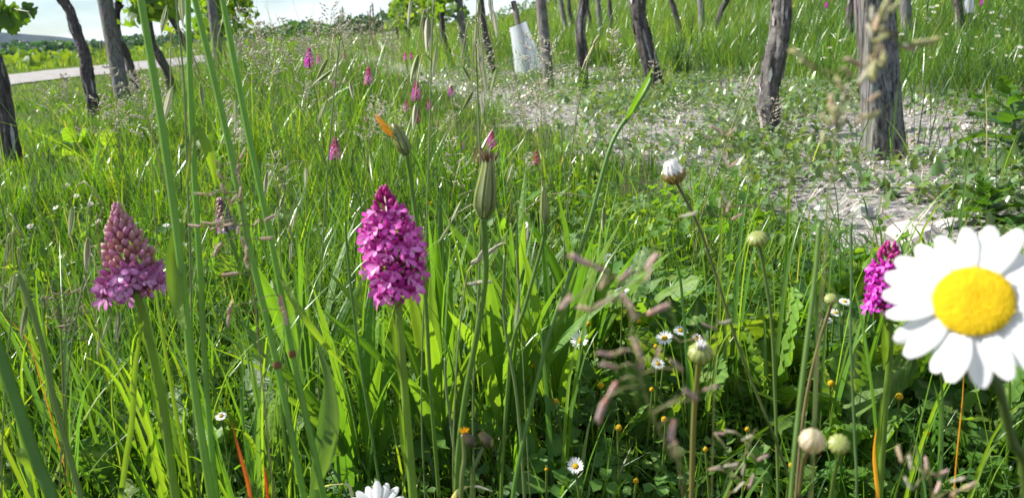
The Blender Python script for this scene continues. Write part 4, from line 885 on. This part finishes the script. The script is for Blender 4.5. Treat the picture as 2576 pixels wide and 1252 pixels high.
tall_stalk([(45, 690), (75, 760), (110, 880), (135, 1000), (190, 1200), (215, 1300)], .36, 14, 'arched green stalk between the corner stalk and the lilac orchid', (.14, .22, .05), leaves=((((75, 740, 0), (62, 700, .005), (44, 680, .01), (20, 700, .01)), 9, YG),))
tall_stalk([(1120, 900), (1125, 1000), (1160, 1250)], .5, 8, 'straight pale stalk among the plantain leaves', (.15, .22, .08))
tall_stalk([(1270, 640), (1268, 800), (1300, 1000), (1320, 1252)], .46, 8, 'thin upright stalk below the brown tipped goatsbeard', (.13, .2, .06))
tall_stalk([(868, 560), (880, 700), (905, 900), (960, 1252)], .5, 7, 'thin bluish stalk left of the tall magenta orchid', (.10, .2, .035))
# wild oats with hanging spikelets
def oat_mesh(seed, c0, c1, awn=(.25, .2, .16)):
    mb = MB(); r = random.Random(seed)      # hangs along -Z, unit length, attached at the origin
    for s in (-1, 1):
        pts = [Vector((s*.012, 0, 0)), Vector((s*.05, 0, -.12)), Vector((s*.075, 0, -.32)), Vector((s*.055, 0, -.55)), Vector((s*.02, 0, -.78))]
        mb.ribbon(pts, [.03, .13, .17, .12, .01], (0, 1, 0), 4, s*.55, c0, c1)
        mb.ribbon([p+Vector((s*.02, 0, .02)) for p in pts], [.03, .10, .14, .10, .01], (0, 1, 0), 2, -s*.5, c0, c1)
    mb.spindle((0, 0, -.02), (0, 0, -.72), .07, 6, (.3, .9, 1, .8, .5, .1), (.16, .22, .06), c0)
    for s in (-1, 1): mb.tube([(s*.02, 0, -.5), (s*.05, .02, -.85), (s*.03+r.uniform(-.06, .06), .05, -1.35)], [.008, .007, .003], 4, awn)
    return mb.mesh('spikelet', M['dry'])
OATM = [oat_mesh(1, (.24, .34, .09), (.50, .52, .34)), oat_mesh(2, (.28, .38, .10), (.55, .55, .40)), oat_mesh(3, (.48, .50, .33), (.70, .66, .55))]
def wild_oat(label, px, d, wpx, spk, col=(.17, .23, .08), d2=None):
    path, r, mb = culm(px, d, wpx, col, d2); g = path[-1]; root = thing('wild_oat', (g.x, g.y, gzf(g.x, g.y)), label, 'wild oat', 'wild oats'); 
    for (x, y, L, an) in spk:
        dd = d+random.uniform(-.02, .02); p = at(x, y-L*.5, dd); c = min(path, key=lambda q: (q-(p+Vector((0, 0, .03)))).length)
        mb.tube(smooth_path([c, c.lerp(p, .45)+Vector((0, 0, .014)), p+Vector((0, 0, .004)), p], 3), .00035, 4, (.3, .3, .16))
        q = (UV*math.cos(an)+RV*math.sin(an)).to_track_quat('Z', 'Y') @ Quaternion((0, 0, 1), random.uniform(0, 3.1)); s = L*d/FPX*1.05
        link('spikelet', random.choice(OATM), root, p-root.location, q, (s*.55, s*.55, s))
    mb.part('stalk', M['stem'], root); return root
wild_oat('wild oat with a tight bunch of hanging pale spikelets, right of the flowering goatsbeard', [(1220, -120), (1207, 0), (1197, 80), (1202, 250), (1210, 480), (1205, 700), (1190, 1000)], .50, 5, ((1208, 40, 62, .1), (1199, 95, 80, .1), (1206, 160, 95, -.05), (1216, 205, 90, -.1), (1230, 30, 95, -.1), (1240, 70, 90, -.15), (1163, 198, 62, -.5), (1250, 215, 90, .25), (1190, 268, 75, .5), (1213, 270, 80, 0)))
wild_oat('wild oat with four big single spikelets over the far meadow', [(1100, -120), (1092, -20), (1086, 120), (1080, 350), (1072, 600), (1060, 1000)], .48, 4, ((1033, 42, 85, .1), (1078, 100, 120, .03), (1100, 165, 105, .15), (1052, 185, 95, .25), (1046, 300, 80, .1)))
wild_oat('wild oat with narrow white edged spikelets before the lilac cone orchid', [(856, 92), (846, 180), (832, 330), (815, 560), (800, 900)], .62, 4, ((845, 145, 70, -.1), (825, 190, 82, .5), (832, 216, 74, .9), (822, 290, 74, .4), (880, 235, 60, -.2)))
wild_oat('wild oat with green spikelets hanging around the lilac orchid', [(262, 520), (236, 600), (200, 760), (170, 950), (150, 1252)], .42, 4, ((183, 570, 105, .1), (221, 650, 105, .05), (260, 730, 105, .08), (298, 830, 100, .05), (279, 830, 80, .35), (250, 880, 70, .1)))
wild_oat('wild oat with green spikelets beside the corner stalk', [(60, 600), (48, 680), (30, 800), (15, 950), (5, 1252)], .40, 4, ((20, 640, 70, .05), (38, 725, 95, .2), (66, 820, 105, .15), (12, 760, 70, 0)))
wild_oat('wild oat with slim whitish spikelets left of the tall magenta orchid', [(700, 500), (705, 620), (712, 800), (730, 1100)], .55, 3, ((672, 470, 75, .1), (715, 520, 70, .3), (748, 560, 70, .25), (735, 640, 70, .1), (770, 450, 60, .05)))
wild_oat('wild oat with slim spikelets crossing the bunch of tall stalks', [(440, -60), (448, 60), (462, 200), (470, 400), (480, 700), (490, 1100)], .47, 5, ((432, 280, 120, .25), (455, 30, 110, -.05), (420, 60, 90, .2), (505, 250, 80, -.1), (592, 290, 90, .0)))
wild_oat('wild oat with pale split spikelets right of the tall magenta orchid', [(1285, 560), (1300, 660), (1310, 800), (1325, 1100)], .50, 3, ((1160, 540, 70, .45), (1135, 600, 75, .6), (1305, 800, 100, .12), (1330, 590, 60, .1), (1520, 560, 80, .05), (1290, 440, 60, .3)))
# panicle grasses with thick spikelets
def thick_spikelet(col, col2, seed):
    mb = MB(); r = random.Random(seed)      # along +Z, unit length
    for i in range(7):
        t = i/7; s = 1 if i % 2 else -1; b = Vector((0, 0, t*.72)); mb.spindle(b, b+Vector((s*.10, r.uniform(-.05, .05), .36)), .085, 5, (.4, 1, .9, .5, .05), tuple(q*r.uniform(.75, 1.2) for q in col), col2)
    return mb.mesh('spikelet', M['dry'])
PSP = {'pink': [thick_spikelet((.42, .25, .21), (.60, .44, .41), i) for i in range(3)], 'tan': [thick_spikelet((.38, .26, .14), (.56, .46, .33), i+5) for i in range(3)], 'yel': [thick_spikelet((.34, .34, .12), (.50, .48, .26), i+9) for i in range(3)], 'pale': [thick_spikelet((.36, .36, .22), (.62, .58, .45), i+12) for i in range(3)]}
def panicle(label, axis, d, wpx, spk, kinds, d2=None, col=(.2, .2, .08), group='grass heads with thick spikelets', fat=.30):
    path, r, mb = culm(axis, d, wpx, col, d2); g = path[-1]; root = thing('brome_grass', (g.x, g.y, gzf(g.x, g.y)), label, 'grass head', group)
    for i, (x, y, L, an) in enumerate(spk):       # spikelet centre px, length px, angle (0 = up, + = to the right)
        a = R(an); dv = (UV*math.cos(a)+RV*math.sin(a)+F*random.uniform(-.3, .3)).normalized(); s = L*d/FPX; c = at(x, y, d+random.uniform(-.006, .006)); p = c-dv*s*.5
        n = min(path, key=lambda q: (q-p).length); mb.tube([n, n.lerp(p, .5)+UV*.001, p], .00022, 4, col)
        k = kinds[i % len(kinds)]; link('spikelet', random.choice(PSP[k]), root, p-root.location, dv.to_track_quat('Z', 'Y') @ Quaternion((0, 0, 1), random.uniform(0, 6)), (s*fat*3, s*fat*3, s))
    mb.part('stalk', M['stem'], root); return root
panicle('blurred pinkish brown grass head hanging in front of the small daisies', [(1535, 690), (1560, 740), (1585, 800), (1596, 860), (1610, 940), (1640, 1040), (1690, 1150), (1720, 1252)], .165, 4,
        ((1455, 652, 66, -65), (1492, 668, 60, -60), (1424, 760, 52, 40), (1518, 708, 46, 20), (1575, 690, 44, 45), (1640, 655, 60, 35), (1632, 690, 40, 25), (1470, 775, 50, -75), (1510, 765, 48, 60), (1532, 745, 36, 20), (1575, 755, 60, -35), (1592, 782, 50, -25), (1658, 778, 70, 65),
         (1560, 885, 62, 75), (1520, 890, 46, -75), (1602, 870, 62, -20), (1612, 905, 62, 170), (1530, 918, 54, -75), (1655, 890, 44, 10), (1700, 915, 50, -50), (1535, 990, 75, 205), (1512, 1035, 70, 200), (1690, 1085, 62, 190), (1698, 1130, 48, 185), (1735, 990, 54, -55), (1790, 975, 44, 70)), ['pink', 'pink', 'pink', 'tan'], fat=.36)
panicle('blurred yellow green grass head drooping in front of the thick square post', [(2250, -60), (2240, 0), (2215, 90), (2190, 150), (2150, 230), (2110, 300), (2095, 420), (2080, 600), (2060, 850), (2040, 1252)], .165, 5,
        ((2226, 12, 60, 25), (2250, 20, 50, 50), (2195, 35, 54, 5), (2205, 60, 56, 10), (2215, 75, 50, 70), (2220, 95, 46, 60), (2190, 80, 50, -10), (2205, 130, 60, 30), (2222, 150, 54, 20), (2200, 175, 66, 10), (2180, 190, 60, 40), (2145, 155, 50, -60), (2130, 180, 46, -50),
         (2110, 210, 48, -30), (2125, 235, 50, 20), (2090, 255, 50, 0), (2100, 290, 54, -15), (2075, 300, 46, -40), (2120, 310, 48, 30), (2200, 245, 46, 50), (2195, 290, 44, 70), (2330, 108, 80, 82), (2290, 115, 50, 88), (2290, 122, 40, 100), (2005, 135, 50, -50), (2030, 160, 50, -55), (2070, 345, 36, 10), (2165, 300, 42, 30)), ['yel', 'yel', 'pale', 'tan'], fat=.42)
panicle('brown brome grass head crossing the tall stalks above the lilac orchid', [(596, 380), (602, 430), (606, 500), (614, 580), (625, 640), (640, 760), (660, 960), (690, 1252)], .33, 4,
        ((548, 410, 26, -30), (553, 440, 30, -25), (562, 475, 34, -28), (575, 505, 30, -30), (612, 385, 34, 20), (598, 425, 36, 25), (602, 452, 28, -10), (605, 485, 44, 0), (590, 498, 26, 40), (500, 488, 30, -85), (525, 490, 30, 95), (490, 568, 40, -85), (520, 562, 36, -80), (550, 563, 46, 92), (545, 572, 34, 70), (575, 565, 30, 80),
         (545, 630, 48, 215), (600, 575, 34, 10), (612, 610, 34, -10), (620, 635, 40, 5), (680, 548, 36, 60), (645, 560, 30, 50), (672, 600, 40, 85), (580, 690, 44, 82), (620, 660, 34, -20), (710, 770, 60, 165), (718, 800, 44, 170), (575, 800, 46, 190), (580, 770, 40, 20)), ['tan', 'tan', 'pink'], fat=.34)
panicle('dark wispy grass head low in the grass left of the lilac orchid stalk', [(130, 720), (145, 760), (150, 800), (155, 860), (160, 1000), (165, 1200)], .5, 3,
        tuple((random.uniform(105, 215), random.uniform(720, 850), random.uniform(16, 26), random.uniform(-80, 80)) for _ in range(34)), ['pink', 'tan'], col=(.16, .13, .08), fat=.22)
panicle('pair of pale cocksfoot heads leaning between the orchid and the broad leaves', [(1262, 600), (1215, 650), (1180, 680), (1165, 760), (1150, 900), (1140, 1150)], .45, 4,
        ((1205, 652, 44, 60), (1235, 632, 44, 62), (1255, 618, 36, 60), (1195, 712, 44, 78), (1220, 708, 40, 82), (1225, 640, 36, 40), (1210, 640, 36, 30)), ['pale'], col=(.2, .24, .1), fat=.4)
panicle('blurred pale grass head low beside the pale closed daisy head', [(1900, 1080), (1880, 1130), (1850, 1180), (1830, 1252)], .23, 3,
        ((1840, 1170, 40, 80), (1800, 1178, 46, 85), (1880, 1100, 36, 60), (1890, 1210, 44, 20), (1860, 1222, 40, 40), (1920, 1150, 40, 70), (1835, 1085, 36, 100), (1812, 1090, 30, 90), (1870, 1180, 36, 10)), ['pale', 'pink'], fat=.3)
panicle('blurred pinkish brown grass heads low in front of the big daisy stalk', [(2300, 1120), (2310, 1160), (2330, 1200), (2345, 1260)], .2, 3,
        ((2330, 1165, 40, 5), (2290, 1160, 46, -10), (2262, 1140, 46, -10), (2370, 1190, 40, 60), (2410, 1205, 40, 70), (2440, 1222, 46, 60), (2360, 1225, 40, 30), (2285, 1215, 40, -30), (2400, 1240, 40, 50)), ['pink', 'pale', 'tan'], fat=.36)
panicle('blurred pinkish wisps of a grass head in front of the chalk strip', [(1830, 300), (1822, 380), (1818, 500), (1812, 640), (1800, 900), (1790, 1252)], .26, 2,
        ((1800, 325, 44, -60), (1822, 345, 36, -30), (1780, 345, 30, -80), (1790, 415, 44, 80), (1842, 330, 34, 50), (1822, 495, 40, -30), (1832, 520, 36, 20), (1810, 510, 30, 0), (1855, 545, 36, 60), (1735, 540, 50, 75), (1850, 410, 36, 50), (1775, 300, 30, -70), (1960, 520, 30, -80), (1990, 530, 30, 80), (1700, 850, 34, -50), (1825, 810, 44, 80), (1780, 820, 40, -70)), ['pink', 'pale'], fat=.26)
for lab, ax, dd, sp, kd in (('slim green grass head leaning over the chalk strip beside the dark vine', [(1505, 90), (1480, 150), (1462, 230), (1445, 330), (1430, 480), (1415, 700)], .75, ((1500, 100, 32, 30), (1490, 122, 36, 28), (1478, 145, 36, 25), (1470, 165, 30, 20)), ['yel']),
                          ('small green grass head before the stout shaggy trunk', [(1905, 160), (1890, 200), (1860, 270), (1820, 380), (1760, 560)], .8, ((1900, 165, 24, 25), (1893, 180, 24, 20), (1884, 200, 22, 20)), ['pale'])):
    panicle(lab, ax, dd, 3, sp, kd, fat=.36)
# ------------------------------------------------------------------ airy panicles in the middle distance
def airy(seed, h=.42, ph=.12, spread=.035, nb=7, dense=False):
    r = random.Random(seed); st = MB(); hd = MB(); bx, by = r.uniform(-.06, .06), r.uniform(-.04, .04)
    top = lambda t: Vector((bx*t*t, by*t*t, h*t)); st.tube([top(i/8)-Vector((0, 0, .004 if i == 0 else 0)) for i in range(9)], [.0013-.0009*i/8 for i in range(9)], 4, (.18, .22, .08), (.34, .32, .19))
    f0 = 1-ph/h
    if dense:
        for i in range(34):
            t = f0+(1-f0)*i/34; a = i*2.4; o = Vector((math.cos(a), math.sin(a), 0)); p = top(t); hd.spindle(p, p+o*.0035+Vector((0, 0, .009)), .0016, 4, (.3, 1, .7, .05), tuple(q*r.uniform(.7, 1.2) for q in (.28, .26, .14)))
    else:
        for i in range(nb):
            t = f0+(1-f0)*(i/nb)**.9; L = spread*(1.25-(t-f0)/(1-f0)); p = top(t)
            for s in range(3):
                a = r.uniform(0, 6.28); e = p+Vector((math.cos(a)*L, math.sin(a)*L, L*r.uniform(.2, .9))); hd.tube([p, p.lerp(e, .5)+Vector((0, 0, .002)), e], .0002, 3, (.36, .33, .22))
                for q in range(5):
                    b = p.lerp(e, .35+.16*q)+Vector((r.uniform(-.003, .003), r.uniform(-.003, .003), r.uniform(-.002, .003))); dv = (e-p).normalized()+Vector((r.uniform(-.6, .6), r.uniform(-.6, .6), r.uniform(-.4, .5)))
                    hd.spindle(b, b+dv.normalized()*.0072, .0013, 4, (.3, 1, .75, .05), tuple(v*r.uniform(.75, 1.25) for v in (.46, .43, .32)), (.66, .62, .52))
    return st.mesh('stalk', M['stem']), hd.mesh('seed_head', M['dry']), h
AIR = [airy(1), airy(2, .40, .14, .03), airy(3, .44, .10, .045, 8), airy(4, .38, .11, .022, 10)]; SPK = [airy(5, .42, .09, dense=True), airy(6, .4, .07, dense=True), airy(7, .45, .12, dense=True)]
def airy_grass(px, py, d, kind, label, group):
    t = at(px, py, d); z0 = gzf(t.x, t.y); hh = t.z-z0
    if hh < .06: return
    a = random.choice(kind); s = hh/a[2]; root = thing('meadow_panicle', (t.x, t.y, z0), label, 'grass head', group); k = min(1.15, max(.8, s))
    q = Quaternion((0, 0, 1), random.uniform(0, 6.28)); link('stalk', a[0], root, None, q, (k, k, s)); link('seed_head', a[1], root, None, q, (k, k, s))
for (px, py, d) in ((652, 6, 1.5), (668, 40, 1.6), (690, 50, 1.8), (712, 62, 1.8), (768, 30, 1.5), (797, 15, 1.5), (812, 48, 1.7), (830, 40, 2.0), (772, 60, 1.9), (640, 70, 1.9), (735, 85, 2.4), (1180, 60, 1.4)): airy_grass(px, py, d, AIR, 'airy grass panicle standing out against the pale sky', 'panicles against the sky')
for i in range(34): airy_grass(random.uniform(830, 1010), random.uniform(18, 100), random.uniform(2.4, 5), SPK if i % 3 else AIR, 'slim grass spike on the skyline beside the leafy vine end', 'spikes on the skyline')
for i in range(26): airy_grass(random.uniform(450, 850), random.uniform(70, 150), random.uniform(2.2, 5), AIR+SPK, 'grass head rising just above the far meadow edge', 'heads along the meadow edge')
for i in range(26): airy_grass(random.uniform(560, 1330), random.uniform(120, 420), random.uniform(1.0, 2.8), AIR, 'small pale grass panicle in the mid meadow', 'pale panicles in the meadow')
for i in range(9): airy_grass(random.uniform(90, 560), random.uniform(120, 300), random.uniform(1.1, 2.2), AIR, 'small pale grass panicle in front of the road side vines', 'pale panicles by the road row')
for i in range(12): airy_grass(random.uniform(1300, 2000), random.uniform(60, 330), random.uniform(1.0, 1.9), AIR, 'small grass panicle in front of the chalk strip', 'panicles before the chalk strip')
for (px, py, d) in ((855, 20, 3), (905, 18, 2.6), (930, 10, 2.5), (938, 30, 2.5)): airy_grass(px, py, d, SPK, 'slim grass spike on the skyline beside the leafy vine end', 'spikes on the skyline')
# ------------------------------------------------------------------ broad-leaved plants
def leaf_part(root, b, tip, wid, col, arch=.15, across=6, ridge=0.0, crinkle=0.0, stalk=.12, edge=.0, name='leaf', shape='lance', fold=.25, mid=None):
    v = tip-b; side = v.cross(Vector((0, 0, 1))); side = side.normalized() if side.length > 1e-4 else RV
    side = (Quaternion(v.normalized(), random.uniform(-1.1, 1.1)) @ side); out = Vector((v.x, v.y, 0)); k = 13 if shape == 'lance' else 21; pts = []; wd = []
    for i in range(k):
        t = i/(k-1); pts.append(b+v*t+Vector((0, 0, arch*v.length*math.sin(math.pi*min(1, t*1.02))))-out*.18*math.sin(math.pi*t))
        if shape == 'lance': f = .16 if t < stalk else math.sin(math.pi*min(1, ((t-stalk)/(1-stalk))**.85*.97+.03))**.8
        else: f = .12 if t < stalk else min(1, ((t-stalk)/(1-stalk)*3.2)**.6)*(1-max(0, ((t-stalk)/(1-stalk)-.45)/.57)**2)**.5 if (t-stalk)/(1-stalk) < 1 else .1
        wd.append(wid*max(f, .04))
    mb = MB(); mb.ribbon(pts, wd, side, across, fold, col, crinkle=crinkle, ridge=ridge, edge=edge, mid=mid); mb.part(name, M['leaf'], root)
def rosette(name, label, xy, n, ln, wid, up, col, cat='plantain', group=None, **kw):
    x, y = xy; g = Vector((x, y, gzf(x, y))); root = thing(name, g, label, cat, group); a0 = random.uniform(0, 6)
    for i in range(n):
        a = a0+i*2.4+random.uniform(-.3, .3); e = random.uniform(*up); l = random.uniform(*ln); dv = Vector((math.cos(a)*math.cos(e), math.sin(a)*math.cos(e), math.sin(e)))
        leaf_part(root, g+Vector((math.cos(a)*.004, math.sin(a)*.004, 0)), g+dv*l, random.uniform(*wid), jit(random.choice(col), .12), **kw)
    return root
PL = [(.10, .215, .03), (.14, .26, .035), (.075, .17, .03), (.12, .24, .04)]
for i, (xy, n, lab) in enumerate((((-.125, .53), 11, 'ribwort plantain with long ribbed leaves left of the tall magenta orchid stalk'), ((-.065, .55), 13, 'ribwort plantain with glowing strap leaves at the foot of the tall magenta orchid'), ((-.015, .58), 13, 'ribwort plantain fan right of the tall magenta orchid stalk'),
                                ((.03, .62), 12, 'ribwort plantain with long ribbed leaves under the brown tipped goatsbeard'), ((-.075, .68), 12, 'ribwort plantain deeper in the grass behind the orchid stalk'), ((.07, .72), 10, 'ribwort plantain behind the blurred pinkish grass head'), ((-.19, .64), 9, 'ribwort plantain between the tall stalks and the orchid'), ((0.0, .8), 9, 'ribwort plantain in the sunlit grass behind the orchid'))):
    rosette('ribwort_plantain', lab, xy, n+4, (.13, .22), (.008, .014), (.95, 1.48), PL, 'plantain', 'ribwort plantains', arch=.06, across=6, ridge=.07, stalk=.15)
DK = [(.075, .165, .03), (.10, .20, .035), (.06, .14, .03), (.13, .24, .035)]
for xy, n, ln, lab in (((.155, .66), 7, (.09, .14), 'broad leaved dock with crinkled lit leaves behind the slanting daisy stalk'), ((.215, .60), 6, (.08, .13), 'dock with big upright leaf beside the striped bud stalk'), ((.265, .68), 6, (.09, .13), 'dock with dark upright leaves under the flat green bud'),
                       ((.315, .60), 6, (.08, .13), 'dock with broad leaves between the pale closed head and the orchid'), ((.39, .62), 7, (.09, .14), 'dock with dark broad leaves below the big daisy'), ((.34, .74), 6, (.09, .13), 'dock with spotted leaves behind the vivid orchid stalk'), ((.12, .78), 6, (.09, .14), 'dock with tall leaf among the grass behind the lawn daisies'),
                       ((-.30, .56), 7, (.07, .11), 'dock with dark broad leaves under the lilac orchid'), ((-.22, .58), 5, (.08, .12), 'dock with dark leaf behind the tall stalks'), ((-.37, .62), 5, (.06, .10), 'low dock with crinkled backlit leaf near the corner stalk'), ((-.16, .78), 6, (.07, .11), 'dock with light green leaves left of the tall magenta orchid head'), ((.10, .56), 5, (.06, .1), 'low dock leaf at the foot of the blurred pinkish grass'), ((.255, .54), 6, (.07, .11), 'dock with large upright backlit leaf beside the pale closed head'), ((.44, .70), 6, (.08, .13), 'dock with pale leaves behind the stalk of the big daisy'), ((.36, .53), 5, (.06, .10), 'low dock beside the orange yellow dead blade'), ((-.35, .95), 6, (.06, .1), 'dock with yellow green leaves behind the half open orchid')):
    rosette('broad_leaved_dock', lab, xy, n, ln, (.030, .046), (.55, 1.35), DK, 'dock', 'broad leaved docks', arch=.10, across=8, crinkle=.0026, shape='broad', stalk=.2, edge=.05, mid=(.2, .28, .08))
g, d = gnd(270, 440)
for k, (dx, dy) in enumerate(((0, 0), (.22, .05), (-.15, .12), (.38, -.1))):
    rosette('round_leaved_weed', ('bright yellow green round leaved weed at the foot of the road side vines', 'round leaved weed right of the brightest weed clump', 'round leaved weed beside the leaning vine foot', 'small round leaved weed before the tall stalks')[k], (g.x+dx, g.y+dy), 12, (.08, .16), (.035, .055), (.5, 1.3), [(.17, .29, .03), (.13, .25, .03), (.10, .2, .03)], 'weed', 'round leaved weeds', arch=.1, across=4, crinkle=.002, shape='broad', stalk=.45)
# strap leaf tufts and coloured dead blades
def blade_thing(label, px, d, wpx, col, cat='grass blade'):
    pts = smooth_path([at(x, y, d) for x, y in px], 5); pts = smooth_path(to_ground(pts), 2); g = pts[-1]; n = len(pts); root = thing('tall_grass', (g.x, g.y, gzf(g.x, g.y)), label, cat, 'single conspicuous grass blades')
    mb = MB(); mb.ribbon(pts, [wpx*d/FPX*min(1, .08+2.5*i/n) for i in range(n)], RV+F*.3, 3, .3, col); mb.part('blade', M['leaf'], root)
blade_thing('dead orange red grass blade low between the tall stalks', [(583, 1060), (600, 1130), (625, 1220), (632, 1290)], .42, 10, (.42, .10, .03))
blade_thing('red grass blade at the foot of the tall stalks', [(664, 1170), (670, 1215), (678, 1290)], .42, 7, (.40, .05, .03))
blade_thing('orange yellow dead blade beside the vivid orchid stalk', [(2205, 1075), (2198, 1140), (2205, 1230), (2210, 1300)], .42, 12, (.62, .30, .03))
blade_thing('thin orange blade near the stalk of the big daisy', [(2425, 930), (2420, 1010), (2405, 1160), (2396, 1290)], .42, 5, (.55, .26, .04))
blade_thing('orange tipped thin blade left of the lilac orchid', [(4, 795), (40, 820), (75, 870), (110, 980)], .5, 3, (.38, .17, .05))
blade_thing('bright upright blade crossing the lilac orchid stalk', [(368, 780), (352, 850), (340, 930), (332, 1060), (318, 1150), (305, 1250)], .40, 14, YG)
blade_thing('broad dark drooping blade beside the rightmost tall stalk', [(808, 880), (825, 960), (815, 1060), (800, 1160), (790, 1280)], .44, 30, (.06, .135, .05))
blade_thing('silvery curled dead blade low in the grass below the orchid', [(770, 1252), (810, 1225), (850, 1218), (880, 1225), (890, 1300)], .45, 8, (.55, .52, .45))
blade_thing('pale curled dead blade below the hawkbit heads', [(1240, 1235), (1200, 1222), (1165, 1225), (1140, 1252), (1135, 1300)], .42, 13, (.5, .49, .42))
def tuft(px, d, label, n):
    b0 = at(px, 1300, d); g = Vector((b0.x, b0.y, gzf(b0.x, b0.y))); root = thing('grass_tuft', g, label, 'grass tuft', 'fresh grass tufts among the near plants')
    for i in range(n):
        a = random.uniform(0, 6.28); l = random.uniform(.12, .24); lean = random.uniform(.05, .45); o = Vector((math.cos(a), math.sin(a), 0)); b = g+o*.006-Vector((0, 0, .003)); w = random.uniform(.0020, .0046)
        mb = MB(); mb.ribbon(smooth_path([b, b+o*l*lean*.2+Vector((0, 0, l*.4)), b+o*l*lean*.55+Vector((0, 0, l*.78)), b+o*l*lean*1.1+Vector((0, 0, l*.95))], 3), [w*min(1, .5+.2*q)*(1-(q/9.2)**2.2) for q in range(10)], (-o.y, o.x, .2), 2, .35, jit(random.choice((GREEN, YG, BG)), .15)); mb.part('blade', M['grass'], root)
for i in range(46):
    if 1430 < 40+i*55 < 1720: continue
    tuft(40+i*55+random.uniform(-30, 30), random.uniform(.48, .85), 'tuft of broad fresh green blades standing among the near plants', random.randrange(4, 9))
# ------------------------------------------------------------------ thistle
def thistle(label, px, hpx, s=1.0):
    g, d = gnd(*px); t = at(px[0]-10, px[1]-hpx, d); root = thing('thistle', g, label, 'thistle', 'thistles'); mb = MB(); path = smooth_path([t, g.lerp(t, .5)+RV*.01, g-Vector((0, 0, .005))], 4); mb.tube(path, [.003+.003*i/len(path) for i in range(len(path))], 7, (.09, .15, .05)); mb.part('stem', M['stem'], root)
    for i in range(13):
        f = i/13; b = g.lerp(t, .08+.9*f); a = i*2.4; L = (.13-.07*f)*s; e = R(5+50*f); dv = Vector((math.cos(a)*math.cos(e), math.sin(a)*math.cos(e), math.sin(e))); sd = Vector((-math.sin(a), math.cos(a), 0)); V = [b]; T = []; k = 9; pts = []
        for j in range(k): q = j/(k-1); pts.append(b+dv*L*q-Vector((0, 0, L*.35*q*q)))
        V = []; col = jit((.06, .14, .03), .15)
        for j, p in enumerate(pts):
            q = j/(k-1); w = L*(.30 if j % 2 else .09)*(1-q**2)+.001; V += [p-sd*w+dv*(L*.08 if j % 2 else 0)+Vector((0, 0, random.uniform(0, .012))), p, p+sd*w+dv*(L*.08 if j % 2 else 0)+Vector((0, 0, random.uniform(0, .012)))]
        for j in range(k-1):
            o = j*3; T += [(o, o+1, o+3), (o+1, o+4, o+3), (o+1, o+2, o+4), (o+2, o+5, o+4)]
        mb = MB(); mb.add(V, T, col); mb.part('leaf', M['leaf'], root)
thistle('tall dark green thistle beside the chalk strip right of the thick square post', (2545, 425), 205, 1.3)
thistle('low pale thistle with spiny leaves in the bindweed', (2490, 570), 90, .8)
thistle('small thistle sprouting at the foot of the dark shaggy trunk', (1475, 240), 60, .9)
# ------------------------------------------------------------------ grass clump at the vine foot
def clump(px, py, n, h, label):
    g, d = gnd(px, py); root = thing('grass_clump', g, label, 'grass clump'); 
    for i in range(n):
        a = random.uniform(0, 6.28); l = h*random.uniform(.5, 1.1); lean = random.uniform(.1, .8); b = g+Vector((random.gauss(0, .03), random.gauss(0, .03), -.003)); o = Vector((math.cos(a), math.sin(a), 0)); mb = MB()
        mb.ribbon([b, b+o*l*lean*.25+Vector((0, 0, l*.45)), b+o*l*lean*.6+Vector((0, 0, l*.8)), b+o*l*lean+Vector((0, 0, l*.95))], [.004, .005, .004, .0005], (-o.y, o.x, 0), 1, col=jit(random.choice(((.05, .11, .03), (.07, .15, .03))), .2)); mb.part('blade', M['grass'], root)
clump(1712, 200, 90, .26, 'dark green grass clump at the foot of the dark shaggy trunk')
# ------------------------------------------------------------------ air
def haze():
    V = [(-1150, -6, -20), (1150, -6, -20), (1150, 1450, -20), (-1150, 1450, -20), (-1150, -6, 45), (1150, -6, 45), (1150, 1450, 45), (-1150, 1450, 45)]
    Fq = [(0, 3, 2, 1), (4, 5, 6, 7), (0, 1, 5, 4), (1, 2, 6, 5), (2, 3, 7, 6), (3, 0, 4, 7)]; me = bpy.data.meshes.new('haze'); me.from_pydata(V, [], Fq); m = bpy.data.materials.new('pale_haze'); m.use_nodes = True; nt = m.node_tree; nt.nodes.clear()
    o = N(nt, 'ShaderNodeOutputMaterial'); v = N(nt, 'ShaderNodeVolumePrincipled'); v.inputs['Color'].default_value = (.42, .62, 1, 1); v.inputs['Density'].default_value = .00013; nt.links.new(v.outputs[0], o.inputs['Volume']); me.materials.append(m)
    props(link('haze', me), 'thin pale blue haze over the far country', 'haze', kind='stuff')
if HAZE: haze()
